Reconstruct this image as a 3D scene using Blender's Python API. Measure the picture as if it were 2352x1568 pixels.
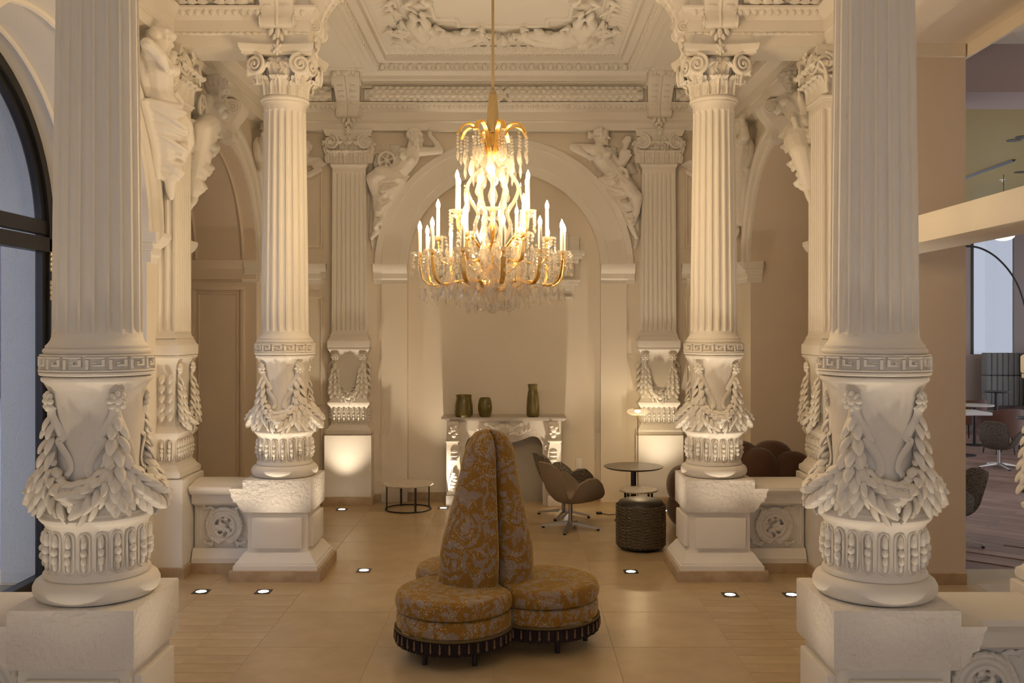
import bpy, bmesh, math, random
import numpy as np
from mathutils import Vector, Matrix
for o in list(bpy.data.objects): bpy.data.objects.remove(o)
sc = bpy.context.scene
COL = sc.collection
rnd = random.Random(7)
PI = math.pi; TAU = 2*PI
rad = math.radians
# ------------------------------------------------------------------ camera
F = 2200.0; VX, VY = 1185.0, 756.0; H = 2.14
cam_d = bpy.data.cameras.new('camera'); cam = bpy.data.objects.new('camera', cam_d); COL.objects.link(cam)
cam.location = (0, 0, H); cam.rotation_euler = (rad(90), 0, 0)
cam_d.sensor_width = 36; cam_d.lens = 36*F/2352
cam_d.shift_x = -(VX-1176)/2352; cam_d.shift_y = (VY-784)/2352
cam_d.clip_start = .05; cam_d.clip_end = 200
sc.camera = cam
# ------------------------------------------------------------------ world, exposure
w = bpy.data.worlds.new('world'); sc.world = w; w.use_nodes = True
bg = w.node_tree.nodes['Background']; bg.inputs[0].default_value = (.84, .88, 1.0, 1); bg.inputs[1].default_value = .92
sc.view_settings.view_transform = 'Standard'; sc.view_settings.look = 'None'
sc.view_settings.exposure = 0.64; sc.view_settings.gamma = 1
sc.view_settings.use_curve_mapping = False
sc.cycles.max_bounces = 6; sc.cycles.diffuse_bounces = 4; sc.cycles.transparent_max_bounces = 16
sc.cycles.glossy_bounces = 3; sc.cycles.transmission_bounces = 6
sc.cycles.caustics_reflective = False; sc.cycles.caustics_refractive = False
sc.cycles.sample_clamp_indirect = 4; sc.cycles.use_denoising = True; sc.cycles.use_adaptive_sampling = True; sc.cycles.adaptive_threshold = .09; sc.cycles.adaptive_min_samples = 12
WARM = (1.0, .74, .46)
BULB_STRENGTH = 320.0
UP_POWER = 46.0
# ------------------------------------------------------------------ key dimensions (metres)
X0 = -.147                       # axis of the hall
CS = 1.9                         # half the spacing of the columns
YA, YB, YF = 4.69, 8.49, 11.9    # near columns, rear columns, end wall
XL, XR = X0-2.953, X0+2.953      # side walls
RD = .95                         # depth of the side recesses
def floor_pt(px, py):
    y = F*H/(py-VY); return ((px-VX)*y/F, y)
# ------------------------------------------------------------------ materials
MATS = {}
def mat(name, col, rough=.6, metal=0., col2=None, nscale=6., bump=0., bscale=40., spec=.5, sheen=0., detail=4, coat=0.):
    if name in MATS: return MATS[name]
    m = bpy.data.materials.new(name); m.use_nodes = True
    nt = m.node_tree; b = nt.nodes['Principled BSDF']
    b.inputs['Base Color'].default_value = (*col, 1); b.inputs['Roughness'].default_value = rough
    b.inputs['Metallic'].default_value = metal; b.inputs['Specular IOR Level'].default_value = spec
    if sheen: b.inputs['Sheen Weight'].default_value = sheen
    if coat: b.inputs['Coat Weight'].default_value = coat
    tc = nt.nodes.new('ShaderNodeTexCoord')
    if col2:
        n = nt.nodes.new('ShaderNodeTexNoise'); n.inputs['Scale'].default_value = nscale; n.inputs['Detail'].default_value = detail
        r = nt.nodes.new('ShaderNodeValToRGB'); r.color_ramp.elements[0].position = .35; r.color_ramp.elements[1].position = .65
        r.color_ramp.elements[0].color = (*col, 1); r.color_ramp.elements[1].color = (*col2, 1)
        nt.links.new(tc.outputs['Object'], n.inputs['Vector']); nt.links.new(n.outputs['Fac'], r.inputs['Fac'])
        nt.links.new(r.outputs['Color'], b.inputs['Base Color'])
    if bump:
        n = nt.nodes.new('ShaderNodeTexNoise'); n.inputs['Scale'].default_value = bscale; n.inputs['Detail'].default_value = 5
        bp = nt.nodes.new('ShaderNodeBump'); bp.inputs['Strength'].default_value = bump; bp.inputs['Distance'].default_value = .02
        nt.links.new(tc.outputs['Object'], n.inputs['Vector']); nt.links.new(n.outputs['Fac'], bp.inputs['Height'])
        nt.links.new(bp.outputs['Normal'], b.inputs['Normal'])
    MATS[name] = m; return m
def emit(name, col, strength):
    m = bpy.data.materials.new(name); m.use_nodes = True; nt = m.node_tree
    nt.nodes.remove(nt.nodes['Principled BSDF'])
    e = nt.nodes.new('ShaderNodeEmission'); e.inputs[0].default_value = (*col, 1); e.inputs[1].default_value = strength
    nt.links.new(e.outputs[0], nt.nodes['Material Output'].inputs[0]); MATS[name] = m; return m
def clear_glass(name, tint=(1, 1, 1), gloss=.18, diff=.0, rough=.03, fres=1.5):
    m = bpy.data.materials.new(name); m.use_nodes = True; nt = m.node_tree
    nt.nodes.remove(nt.nodes['Principled BSDF'])
    t = nt.nodes.new('ShaderNodeBsdfTransparent'); t.inputs[0].default_value = (*tint, 1)
    g = nt.nodes.new('ShaderNodeBsdfGlossy'); g.inputs['Roughness'].default_value = rough
    lw = nt.nodes.new('ShaderNodeLayerWeight'); lw.inputs[0].default_value = .5
    fr = nt.nodes.new('ShaderNodeMath'); fr.operation = 'POWER'; fr.inputs[1].default_value = 5.; nt.links.new(lw.outputs['Facing'], fr.inputs[0])
    ad = nt.nodes.new('ShaderNodeMath'); ad.operation = 'MULTIPLY_ADD'; ad.use_clamp = True; ad.inputs[1].default_value = .7; ad.inputs[2].default_value = gloss
    nt.links.new(fr.outputs[0], ad.inputs[0])
    mx = nt.nodes.new('ShaderNodeMixShader'); nt.links.new(ad.outputs[0], mx.inputs[0])
    nt.links.new(t.outputs[0], mx.inputs[1]); nt.links.new(g.outputs[0], mx.inputs[2])
    out = mx
    if diff:
        d = nt.nodes.new('ShaderNodeBsdfTranslucent'); d.inputs[0].default_value = (1, .97, .9, 1)
        d2 = nt.nodes.new('ShaderNodeBsdfDiffuse'); d2.inputs[0].default_value = (1, .97, .9, 1)
        m2 = nt.nodes.new('ShaderNodeMixShader'); nt.links.new(d.outputs[0], m2.inputs[1]); nt.links.new(d2.outputs[0], m2.inputs[2])
        m3 = nt.nodes.new('ShaderNodeMixShader'); m3.inputs[0].default_value = diff
        nt.links.new(mx.outputs[0], m3.inputs[1]); nt.links.new(m2.outputs[0], m3.inputs[2]); out = m3
    nt.links.new(out.outputs[0], nt.nodes['Material Output'].inputs[0]); MATS[name] = m; return m
PLASTER = mat('plaster', (.83, .785, .71), .62, bump=.05, bscale=60)
PAINT = mat('wall_paint', (.80, .72, .60), .7, bump=.04, bscale=120)
CEILP = mat('ceiling_paint', (.85, .81, .74), .7, bump=.03, bscale=90)
STUCCO = mat('stucco', (.80, .76, .70), .7, bump=.8, bscale=30)
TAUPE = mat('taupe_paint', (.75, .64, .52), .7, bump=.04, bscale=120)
SKIRT = mat('beige_stone', (.42, .30, .175), .45, col2=(.52, .39, .25), nscale=9, bump=.03)
STONE = mat('floor_stone', (.47, .345, .185), .30, col2=(.54, .41, .235), nscale=4, bump=.02, bscale=25, detail=9)
STONE2 = mat('floor_stone_b', (.445, .325, .175), .32, col2=(.52, .385, .215), nscale=5, bump=.02, bscale=25, detail=9)
STONE3 = mat('floor_stone_c', (.49, .365, .20), .28, col2=(.56, .425, .25), nscale=4.5, bump=.02, bscale=25, detail=9)
GROUT = mat('grout', (.55, .45, .30), .8)
BLACK = mat('black_metal', (.012, .011, .011), .4)
DARKST = mat('dark_steel', (.05, .048, .045), .4, metal=.6)
STEEL = mat('brushed_steel', (.42, .39, .35), .35, metal=1.)
GOLD = mat('gilt', (.95, .62, .20), .25, metal=1.)
BRASS = mat('brass', (.72, .5, .22), .3, metal=1.)
CORDM = mat('gold_cord', (.55, .40, .18), .6)
EXTST = mat('exterior_stucco', (.60, .605, .59), .85, bump=.35, bscale=60)
GLASS = clear_glass('window_glass', (.93, .95, 1.), .04)
def crystal_mat():
    m = bpy.data.materials.new('crystal'); m.use_nodes = True; nt = m.node_tree; nt.nodes.remove(nt.nodes['Principled BSDF']); N = nt.nodes.new; L = nt.links.new
    t = N('ShaderNodeBsdfTransparent'); t.inputs[0].default_value = (1, .985, .96, 1)
    g = N('ShaderNodeBsdfGlass'); g.inputs['IOR'].default_value = 1.52; g.inputs['Roughness'].default_value = .02; g.inputs['Color'].default_value = (1, .98, .94, 1)
    d = N('ShaderNodeBsdfDiffuse'); d.inputs[0].default_value = (1, .96, .88, 1)
    a = N('ShaderNodeMixShader'); a.inputs[0].default_value = .40; L(t.outputs[0], a.inputs[1]); L(g.outputs[0], a.inputs[2])
    b = N('ShaderNodeMixShader'); b.inputs[0].default_value = .11; L(a.outputs[0], b.inputs[1]); L(d.outputs[0], b.inputs[2])
    L(b.outputs[0], nt.nodes['Material Output'].inputs[0]); MATS['crystal'] = m; return m
CRYS = crystal_mat()
GLASS2 = clear_glass('sky_dimming_glass', (.62, .63, .645), .03)  # grey tint added to the restaurant pane to dim the overbright sky
SHADEG = clear_glass('lamp_glass', (1, .97, .92), .06, diff=.05)
VASE = mat('olive_glass', (.12, .095, .022), .28, col2=(.16, .125, .035), nscale=14)
CANDLE = mat('candle_white', (.58, .53, .46), .6)
# ------------------------------------------------------------------ mesh builder
class MB:
    def __init__(s): s.v = []; s.f = []
    def add(s, vs, fs):
        o = len(s.v); s.v.extend([tuple(map(float, p)) for p in vs]); s.f.extend([tuple(i+o for i in f) for f in fs]); return s
    def merge(s, mb, M=None):
        vs = mb.v if M is None else [tuple(M @ Vector(p)) for p in mb.v]
        return s.add(vs, mb.f)
    def box(s, x0, x1, y0, y1, z0, z1):
        return s.add([(x0,y0,z0),(x1,y0,z0),(x1,y1,z0),(x0,y1,z0),(x0,y0,z1),(x1,y0,z1),(x1,y1,z1),(x0,y1,z1)],
                     [(3,2,1,0),(4,5,6,7),(0,1,5,4),(1,2,6,5),(2,3,7,6),(3,0,4,7)])
    def bbox(s, x0, x1, y0, y1, z0, z1, b=.01):      # box with chamfered edges
        xs, ys, zs = (x0, x1), (y0, y1), (z0, z1); c = ((x0+x1)/2, (y0+y1)/2, (z0+z1)/2)
        bm = bmesh.new(); bmesh.ops.create_cube(bm, size=1)
        for v in bm.verts: v.co = (c[0]+v.co.x*(x1-x0), c[1]+v.co.y*(y1-y0), c[2]+v.co.z*(z1-z0))
        bmesh.ops.bevel(bm, geom=list(bm.edges), offset=b, segments=2, affect='EDGES', profile=.5)
        bm.verts.index_update()
        s.add([v.co for v in bm.verts], [[v.index for v in f.verts] for f in bm.faces]); bm.free(); return s
    def grid(s, fn, nu, nv, cu=False, cv=False):
        o = len(s.v)
        for j in range(nv):
            for i in range(nu):
                s.v.append(tuple(map(float, fn(i/(nu if cu else nu-1), j/(nv if cv else nv-1)))))
        for j in range(nv if cv else nv-1):
            for i in range(nu if cu else nu-1):
                a = o+j*nu+i; b = o+j*nu+(i+1) % nu; c = o+((j+1) % nv)*nu+(i+1) % nu; d = o+((j+1) % nv)*nu+i
                s.f.append((a, b, c, d))
        return s
    def lathe(s, prof, n=48, c=(0, 0), cap=True):
        k = len(prof); o = len(s.v)
        for r, z in prof:
            for i in range(n):
                a = TAU*i/n; s.v.append((c[0]+r*math.cos(a), c[1]+r*math.sin(a), z))
        for j in range(k-1):
            for i in range(n):
                s.f.append((o+j*n+i, o+j*n+(i+1) % n, o+(j+1)*n+(i+1) % n, o+(j+1)*n+i))
        if cap:
            if prof[0][0] > 1e-5: s.f.append(tuple(o+i for i in reversed(range(n))))
            if prof[-1][0] > 1e-5: s.f.append(tuple(o+(k-1)*n+i for i in range(n)))
        return s
    def sqlathe(s, prof, cx=0, cy=0, hx=0., hy=0.):  # square version: (offset,z), half sizes added
        k = len(prof); o = len(s.v)
        for d, z in prof:
            for sx, sy in ((-1,-1),(1,-1),(1,1),(-1,1)): s.v.append((cx+sx*(hx+d), cy+sy*(hy+d), z))
        for j in range(k-1):
            for i in range(4): s.f.append((o+j*4+i, o+j*4+(i+1) % 4, o+(j+1)*4+(i+1) % 4, o+(j+1)*4+i))
        s.f.append((o+3, o+2, o+1, o)); s.f.append(tuple(o+(k-1)*4+i for i in range(4))); return s
    def tube(s, path, radii, n=8, flat=None, closed=False, cap=True):
        P = [Vector(p) for p in path]; m = len(P)
        if not hasattr(radii, '__len__'): radii = [radii]*m
        o = len(s.v); up = None
        for i in range(m):
            t = (P[(i+1) % m]-P[i-1]) if closed else (P[min(i+1, m-1)]-P[max(i-1, 0)])
            if t.length < 1e-9: t = Vector((0, 0, 1))
            t.normalize()
            if up is None:
                up = Vector((0, 0, 1)) if abs(t.z) < .9 else Vector((0, 1, 0))
                if flat is not None and len(flat) > 2: up = Vector(flat[2])
            u = up-t*up.dot(t)
            if u.length < 1e-6: u = Vector((1, 0, 0))-t*t.x
            u.normalize(); up = u; b = t.cross(u)
            fa, fb = (1, 1) if flat is None else (flat[0], flat[1])
            for k in range(n):
                a = TAU*k/n; q = P[i]+(u*math.cos(a)*fa+b*math.sin(a)*fb)*radii[i]; s.v.append((q.x, q.y, q.z))
        for i in range(m if closed else m-1):
            for k in range(n):
                s.f.append((o+i*n+k, o+i*n+(k+1) % n, o+((i+1) % m)*n+(k+1) % n, o+((i+1) % m)*n+k))
        if cap and not closed:
            s.f.append(tuple(o+k for k in reversed(range(n)))); s.f.append(tuple(o+(m-1)*n+k for k in range(n)))
        return s
    def ell(s, c, r, n=14, m=9, R=None):
        if not hasattr(r, '__len__'): r = (r, r, r)
        o = len(s.v); c = Vector(c)
        def put(p):
            q = Vector(p)
            if R is not None: q = R @ q
            q += c; s.v.append((q.x, q.y, q.z))
        put((0, 0, -r[2]))
        for j in range(1, m):
            t = -PI/2+PI*j/m
            for i in range(n):
                a = TAU*i/n; put((r[0]*math.cos(t)*math.cos(a), r[1]*math.cos(t)*math.sin(a), r[2]*math.sin(t)))
        put((0, 0, r[2])); e = o+1+(m-1)*n
        for i in range(n):
            s.f.append((o, o+1+(i+1) % n, o+1+i)); s.f.append((e, e-n+i, e-n+(i+1) % n))
        for j in range(m-2):
            for i in range(n):
                a = o+1+j*n; s.f.append((a+i, a+(i+1) % n, a+n+(i+1) % n, a+n+i))
        return s
    def cap(s, p0, r0, p1, r1, n=10):
        P0, P1 = Vector(p0), Vector(p1); d = P1-P0; L = d.length
        if L < 1e-6: return s.ell(p0, max(r0, r1))
        d /= L; path = []; rr = []
        for k in range(5):
            a = PI/2*(1-k/4); path.append(P0-d*r0*math.sin(a)*.999); rr.append(max(r0*math.cos(a), .0008))
        for k in range(5):
            a = PI/2*k/4; path.append(P1+d*r1*math.sin(a)*.999); rr.append(max(r1*math.cos(a), .0008))
        return s.tube(path, rr, n)
    def chain(s, pts):                                # [(p, r), ...] tapered limb
        for (a, ra), (b, rb) in zip(pts, pts[1:]): s.cap(a, ra, b, rb)
        return s
    def sweep(s, prof, path, closed=True):            # profile (d,z); path xy; d goes to the left of travel
        n = len(path); k = len(prof); o = len(s.v); P = [Vector((p[0], p[1])) for p in path]
        for i in range(n):
            a = P[i]-P[i-1] if (closed or i > 0) else P[1]-P[0]
            b = P[(i+1) % n]-P[i] if (closed or i < n-1) else P[-1]-P[-2]
            a.normalize(); b.normalize(); na = Vector((-a.y, a.x)); nb = Vector((-b.y, b.x))
            mt = (na+nb)/max(1+na.dot(nb), .2)
            for d, z in prof: s.v.append((P[i].x+mt.x*d, P[i].y+mt.y*d, z))
        for i in range(n if closed else n-1):
            for j in range(k-1):
                a = o+i*k+j; b = o+((i+1) % n)*k+j; s.f.append((a, b, b+1, a+1))
        if not closed:
            s.f.append(tuple(o+j for j in range(k))); s.f.append(tuple(o+(n-1)*k+j for j in reversed(range(k))))
        return s
    def prism(s, pts, y0, y1):                        # polygon in x,z pushed along y
        n = len(pts); o = len(s.v)
        for x, z in pts: s.v.append((x, y0, z))
        for x, z in pts: s.v.append((x, y1, z))
        s.f.append(tuple(o+i for i in range(n))); s.f.append(tuple(o+n+i for i in reversed(range(n))))
        for i in range(n): s.f.append((o+i, o+n+i, o+n+(i+1) % n, o+(i+1) % n))
        return s
    def arc_band(s, cx, cz, r0, r1, y0, y1, a0=0, a1=PI, n=40):   # curved flat band (archivolt) facing -y
        def fn(u, v):
            a = a0+(a1-a0)*u; q = ((r0, y1), (r0, y0), (r1, y0), (r1, y1))[int(round(v*4)) % 4]
            return (cx+q[0]*math.cos(a), q[1], cz+q[0]*math.sin(a))
        s.grid(fn, n, 4, False, True)
        o = len(s.v)
        return s
    def mesh(s, name, angle=35):
        me = bpy.data.meshes.new(name); me.from_pydata(s.v, [], s.f); me.validate(); me.update()
        bm = bmesh.new(); bm.from_mesh(me); bmesh.ops.recalc_face_normals(bm, faces=bm.faces); bm.to_mesh(me); bm.free()
        if angle: me.shade_smooth(); me.set_sharp_from_angle(angle=rad(angle))
        return me
    def build(s, name, m, parent=None, angle=35, loc=None):
        o = bpy.data.objects.new(name, s.mesh(name, angle)); COL.objects.link(o)
        if m: o.data.materials.append(m)
        if parent: o.parent = parent
        if loc: o.location = loc
        return o
def sculpt(mb, voxel=.012, smooth=3, fac=.5):
    """weld overlapping forms into one continuous carved surface"""
    me = bpy.data.meshes.new('tmp'); me.from_pydata(mb.v, [], mb.f); me.update()
    o = bpy.data.objects.new('tmp', me); COL.objects.link(o)
    r = o.modifiers.new('r', 'REMESH'); r.mode = 'VOXEL'; r.voxel_size = voxel
    if smooth: sm = o.modifiers.new('s', 'SMOOTH'); sm.iterations = smooth; sm.factor = fac
    dg = bpy.context.evaluated_depsgraph_get(); dg.update()
    out = bpy.data.meshes.new_from_object(o.evaluated_get(dg)); bpy.data.objects.remove(o); bpy.data.meshes.remove(me)
    out.shade_smooth(); return out
def obj(name, me, m=None, parent=None, loc=None, rot=None, scale=None):
    o = bpy.data.objects.new(name, me); COL.objects.link(o)
    if m and me is not None and not me.materials: me.materials.append(m)
    if parent: o.parent = parent
    if loc: o.location = loc
    if rot: o.rotation_euler = rot
    if scale: o.scale = scale
    return o
def tag(o, label=None, cat=None, group=None, kind=None):
    if label: o['label'] = label
    if cat: o['category'] = cat
    if group: o['group'] = group
    if kind: o['kind'] = kind
    return o
def thing(name, label, cat, loc=(0, 0, 0), rz=0, group=None):
    o = bpy.data.objects.new(name, None); COL.objects.link(o); o.empty_display_size = .1
    o.location = loc; o.rotation_euler = (0, 0, rz); return tag(o, label, cat, group)
def struct(name, mb, m, label=None, cat=None, angle=35, loc=None, rot=None):
    o = mb.build(name, m, None, angle)
    if loc: o.location = loc
    if rot: o.rotation_euler = rot
    o['kind'] = 'structure'
    if label: o['label'] = label
    if cat: o['category'] = cat
    return o
def kids(o): return [c for c in ALLKIDS.get(o.name, [])]
ALLKIDS = {}
def index_kids():
    ALLKIDS.clear()
    for o in bpy.data.objects:
        if o.parent: ALLKIDS.setdefault(o.parent.name, []).append(o)
def copy_tree(o, parent=None):
    c = o.copy(); COL.objects.link(c)
    if parent: c.parent = parent
    for ch in kids(o): copy_tree(ch, c)
    return c
def dup(o, label, loc, rz=0, scale=None):
    c = copy_tree(o); c.location = loc; c.rotation_euler = (0, 0, rz); c['label'] = label
    if scale: c.scale = scale
    return c
def bez(p0, p1, p2, p3, n=12):
    out = []
    for i in range(n+1):
        t = i/n; a, b, c, d = (1-t)**3, 3*t*(1-t)**2, 3*t*t*(1-t), t**3
        out.append(tuple(a*p0[k]+b*p1[k]+c*p2[k]+d*p3[k] for k in range(len(p0))))
    return out
def spline(pts, n=6):                                  # catmull-rom
    P = [np.array(p, float) for p in pts]; out = []
    for i in range(len(P)-1):
        a = P[max(i-1, 0)]; b = P[i]; c = P[i+1]; d = P[min(i+2, len(P)-1)]
        for k in range(n):
            t = k/n; out.append(tuple(.5*((2*b)+(c-a)*t+(2*a-5*b+4*c-d)*t*t+(3*b-a-3*c+d)*t**3)))
    out.append(tuple(P[-1])); return out
def interp(tab, x):
    return float(np.interp(x, [t[0] for t in tab], [t[1] for t in tab]))
#@@STRUCTURE
# ================================================================== FLOOR
fl = struct('floor', MB().box(-4.6, 3.95, -2.2, 12.3, -.06, -.002).box(3.95, 6.2, -2.2, 8.56, -.06, -.002), GROUT, 'beige limestone tile floor with thin pale joints', 'floor')
T = .8
def tile_mesh(name, a, b, m):
    me = MB().bbox(-a/2, a/2, -b/2, b/2, -.012, 0, .0015).mesh(name, 0); me.materials.append(m); return me
big = [tile_mesh('floor_tile', T-.004, T-.004, m) for m in (STONE, STONE2, STONE3)]
small = [tile_mesh('floor_tile', .4-.004, .16-.004, m) for m in (STONE, STONE2, STONE3)]
for i in range(-5, 8):
    for j in range(-5, 8):
        cx, cy = X0+(i+.5)*T, 6.45+(j+.5)*T
        if cx > 3.8 and cy+T/2 > 8.56: continue
        if i in (1, 2, -3, -2) and j in (-2, -1, 0, 1) and abs(cx-X0) > 1.6:
            for r in range(5):
                for c in range(3):
                    xx = cx-.4+.4*c+(.2 if r % 2 else 0)-(.2 if r % 2 else 0)+.2
                    if c == 2: continue
                    obj('floor_tile', rnd.choice(small), None, fl, (xx, cy-.4+.16*(r+.5), 0))
        else:
            obj('floor_tile', rnd.choice(big), None, fl, (cx, cy, 0), (0, 0, rnd.choice((0, PI))))
# ================================================================== WALLS
WT = 5.6
def arch_front(mb, u0, u1, z1, ops, n=28):
    """front face at y=0 between u0..u1 with arched ('a',uc,r,spring) or square ('r',ua,ub,zt) openings"""
    def q(a, b, c, d): mb.add([(a[0], 0, a[1]), (b[0], 0, b[1]), (c[0], 0, c[1]), (d[0], 0, d[1])], [(0, 1, 2, 3)])
    cur = u0
    for op in sorted(ops, key=lambda o: o[1]):
        if op[0] == 'a':
            _, uc, r, sp = op; q((cur, 0), (uc-r, 0), (uc-r, z1), (cur, z1))
            for k in range(n):
                a, b = PI-PI*k/n, PI-PI*(k+1)/n
                pa, pb = (uc+r*math.cos(a), sp+r*math.sin(a)), (uc+r*math.cos(b), sp+r*math.sin(b))
                q(pa, pb, (pb[0], z1), (pa[0], z1))
            cur = uc+r
        else:
            _, ua, ub, zt = op; q((cur, 0), (ua, 0), (ua, z1), (cur, z1)); q((ua, zt), (ub, zt), (ub, z1), (ua, z1)); cur = ub
    q((cur, 0), (u1, 0), (u1, z1), (cur, z1))
    return mb
def arch_reveal(mb, uc, r, sp, y0, y1, n=28):
    pts = [(uc-r, 0)]+[(uc+r*math.cos(PI-PI*k/n), sp+r*math.sin(PI-PI*k/n)) for k in range(n+1)]+[(uc+r, 0)]
    o = len(mb.v)
    for x, z in pts: mb.v.append((x, y0, z)); mb.v.append((x, y1, z))
    for k in range(len(pts)-1): mb.f.append((o+2*k, o+2*k+1, o+2*k+3, o+2*k+2))
    return mb
LROT, RROT = (0, 0, PI/2), (0, 0, -PI/2)
RA, SPR = 1.45, 2.9        # middle bay arch
RB = 1.25                  # end bay arch
YM, YE = 6.59, 10.2        # bay centres
wl = struct('wall_left', arch_front(MB(), -2.2, YF, WT, [('a', YM, RA, SPR), ('a', YE, RB, SPR)]), PAINT, 'cream left wall pierced by two arches', 'wall', loc=(XL, 0, 0), rot=LROT)
wr = struct('wall_right', arch_front(MB(), -YF, 2.2, WT, [('r', -8.04, -4.95, 4.53), ('a', -YE, RB, SPR)]), PAINT, 'cream right wall with square opening and arch', 'wall', loc=(XR, 0, 0), rot=RROT)
# reveals
obj('reveal', arch_reveal(MB(), YM, RA, SPR, 0, .80).mesh('reveal', 35), PLASTER, wl)
for pw, uc in ((wl, YE), (wr, -YE)):
    obj('reveal', arch_reveal(MB(), uc, RB, SPR, 0, 1.3).mesh('reveal', 35), TAUPE, pw)
    obj('recess_back', MB().box(uc-1.3, uc+1.3, 1.3, 1.34, 0, 4.3).mesh('recess_back', 0), TAUPE, pw)
mb = MB().box(-8.14, -8.04, .006, .97, 0, 4.6).box(-4.95, -4.91, .006, .97, 0, 4.6)
obj('jamb', mb.mesh('jamb', 0), TAUPE, wr)
mb = MB().box(-8.04, -4.95, .006, .97, 4.53, 4.6)
mb.bbox(-8.045, -8.01, .01, .96, 4.42, 4.535, .006)
obj('soffit', mb.mesh('soffit', 0), PAINT, wr)
# panelled far jamb of left recess
mb = MB()
jy = YE+RB
def frame_rect(mb, x0, x1, z0, z1, y, w=.035, d=.018):   # raised moulding rectangle on a plane facing -y
    for a in ((x0, x1, z0, z0+w), (x0, x1, z1-w, z1), (x0, x0+w, z0+w, z1-w), (x1-w, x1, z0+w, z1-w)): mb.bbox(a[0], a[1], y-d, y+.01, a[2], a[3], .006)
    return mb
fr = frame_rect(MB(), XL-.78, XL-.14, .25, 2.66, jy-.001, .05, .03); frame_rect(fr, XL-.70, XL-.22, .33, 2.58, jy-.001, .02, .012)
fr.build('trim_2', TAUPE)['kind'] = 'structure'
cap = MB().sweep([(0, 2.70), (.03, 2.74), (.03, 2.86), (.06, 2.9), (.09, 2.96), (0, 2.96)], [(XL-1.3, jy), (XL+.0, jy)][::-1], closed=False)
cap.build('trim_3', TAUPE)['kind'] = 'structure'
# curved panel mouldings on the left recess vault
va = MB()
for dx in (.16, .72):
    va.tube([(XL-dx, YE+(RB-.008)*math.cos(a), SPR+(RB-.008)*math.sin(a)) for a in np.linspace(.06, PI-.06, 40)], .022, 6)
va.build('trim_4', TAUPE)['kind'] = 'structure'
vb = MB()
for dx, r_ in ((.20, .030), (.62, .022)): vb.tube([(XL-dx, YM+(RA-.008)*math.cos(a), SPR+(RA-.008)*math.sin(a)) for a in np.linspace(.0, PI, 44)], r_, 8)
vb.build('trim_7', PLASTER)['kind'] = 'structure'
# end wall: blind arch niche
NR = 1.2
we = struct('wall_far', arch_front(MB(), XL, XR, WT, [('a', X0, NR, SPR)]), PAINT, 'cream end wall with a blind arch', 'wall', loc=(0, YF, 0))
obj('reveal', arch_reveal(MB(), X0, NR, SPR, 0, .1).mesh('reveal', 35), PAINT, we)
obj('niche_back', MB().box(X0-NR-.05, X0+NR+.05, .1, .14, 0, 4.2).mesh('niche_back', 0), PAINT, we)
# archivolts and imposts
def archivolt(parent, uc, r, w, sp=SPR, deep=.07, m=PLASTER, n=48):
    mb = MB()
    mb.arc_band(uc, sp, r+w*.80, r+w, -deep, .01, n=n); mb.arc_band(uc, sp, r+w*.25, r+w*.82, -deep*.6, .01, n=n); mb.arc_band(uc, sp, r, r+w*.27, -deep*.32, .01, n=n)
    obj('archivolt', mb.mesh('archivolt', 30), m, parent)
def impost(parent, u0, u1, z0=2.70, z1=2.95, d=.10, m=PLASTER, ret=True):
    pr = [(0, z0), (.015, z0), (.02, z0+.05), (.04, z0+.07), (.04, z0+.13), (d*.75, z0+.17), (d, z1-.03), (d, z1), (0, z1)]
    mb = MB().sweep(pr, [(u1, .0), (u0, .0)], closed=False)
    obj('impost', mb.mesh('impost', 30), m, parent)
archivolt(we, X0, NR, .40, deep=.08)
for a, b in ((XL, X0-CS-.30), (X0-CS+.28, X0-NR), (X0+NR, X0+CS-.28), (X0+CS+.30, XR)): impost(we, a, b)
for s in (-1, 1):
    obj('pilaster_strip', MB().box(min(s*NR, s*1.52)+X0, max(s*NR, s*1.52)+X0, -.03, .01, 0, 2.70).mesh('pilaster_strip', 0), PAINT, we)
archivolt(wl, YM, RA, .22); archivolt(wl, YE, RB, .23); archivolt(wr, -YE, RB, .23)
impost(wl, YM+RA, 8.26, d=.13); impost(wl, 4.92, YM-RA, d=.13); impost(wl, 8.72, YE-RB, d=.13); impost(wl, YE+RB, YF, d=.13)
impost(wr, -(YE-RB), -8.72, d=.13); impost(wr, -YF, -(YE+RB), d=.13)
# impost blocks turn into the arches
for pw, u, s in ((wl, YM+RA, -1), (wl, YE+RB, -1), (wr, -(YE+RB), 1)):
    mb = MB()
    for k, (z0, z1, d) in enumerate(((2.70, 2.80, .015), (2.80, 2.87, .04), (2.87, 2.95, .08))):
        mb.bbox(min(u, u+s*d), max(u, u+s*d), -d-.03, .14, z0, z1, .006)
    obj('impost_return', mb.mesh('impost_return', 0), PLASTER, pw)
# panel mouldings on the narrow ends of the end wall
mb = MB()
for s in (-1, 1):
    a, b = sorted((X0+s*2.25, X0+s*2.80)); frame_rect(mb, a, b, 3.15, 4.2, 0, .03, .02); frame_rect(mb, a, b, 1.2, 2.55, 0, .03, .02); frame_rect(mb, a, b, .3, 1.05, 0, .03, .02)
obj('panel_moulding', mb.mesh('panel_moulding', 0), PAINT, we)
# over-mantel cornice in the niche
om = MB()
def om_band(hw, z0, z1, d): om.bbox(X0-hw, X0+hw, YF+.1-d, YF+.12, z0, z1, .006)
for hw, z0, z1, d in ((1.00, 3.06, 3.12, .20), (.97, 3.02, 3.06, .17), (.93, 2.96, 3.02, .13), (.87, 2.80, 2.96, .08), (.95, 2.73, 2.76, .14), (.92, 2.69, 2.73, .11), (.88, 2.58, 2.69, .07), (.86, 2.52, 2.55, .09), (.80, 3.12, 3.34, .10), (.94, 3.12, 3.3, .05)): om_band(hw, z0, z1, d)
om.build('trim_5', PLASTER)['kind'] = 'structure'
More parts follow.
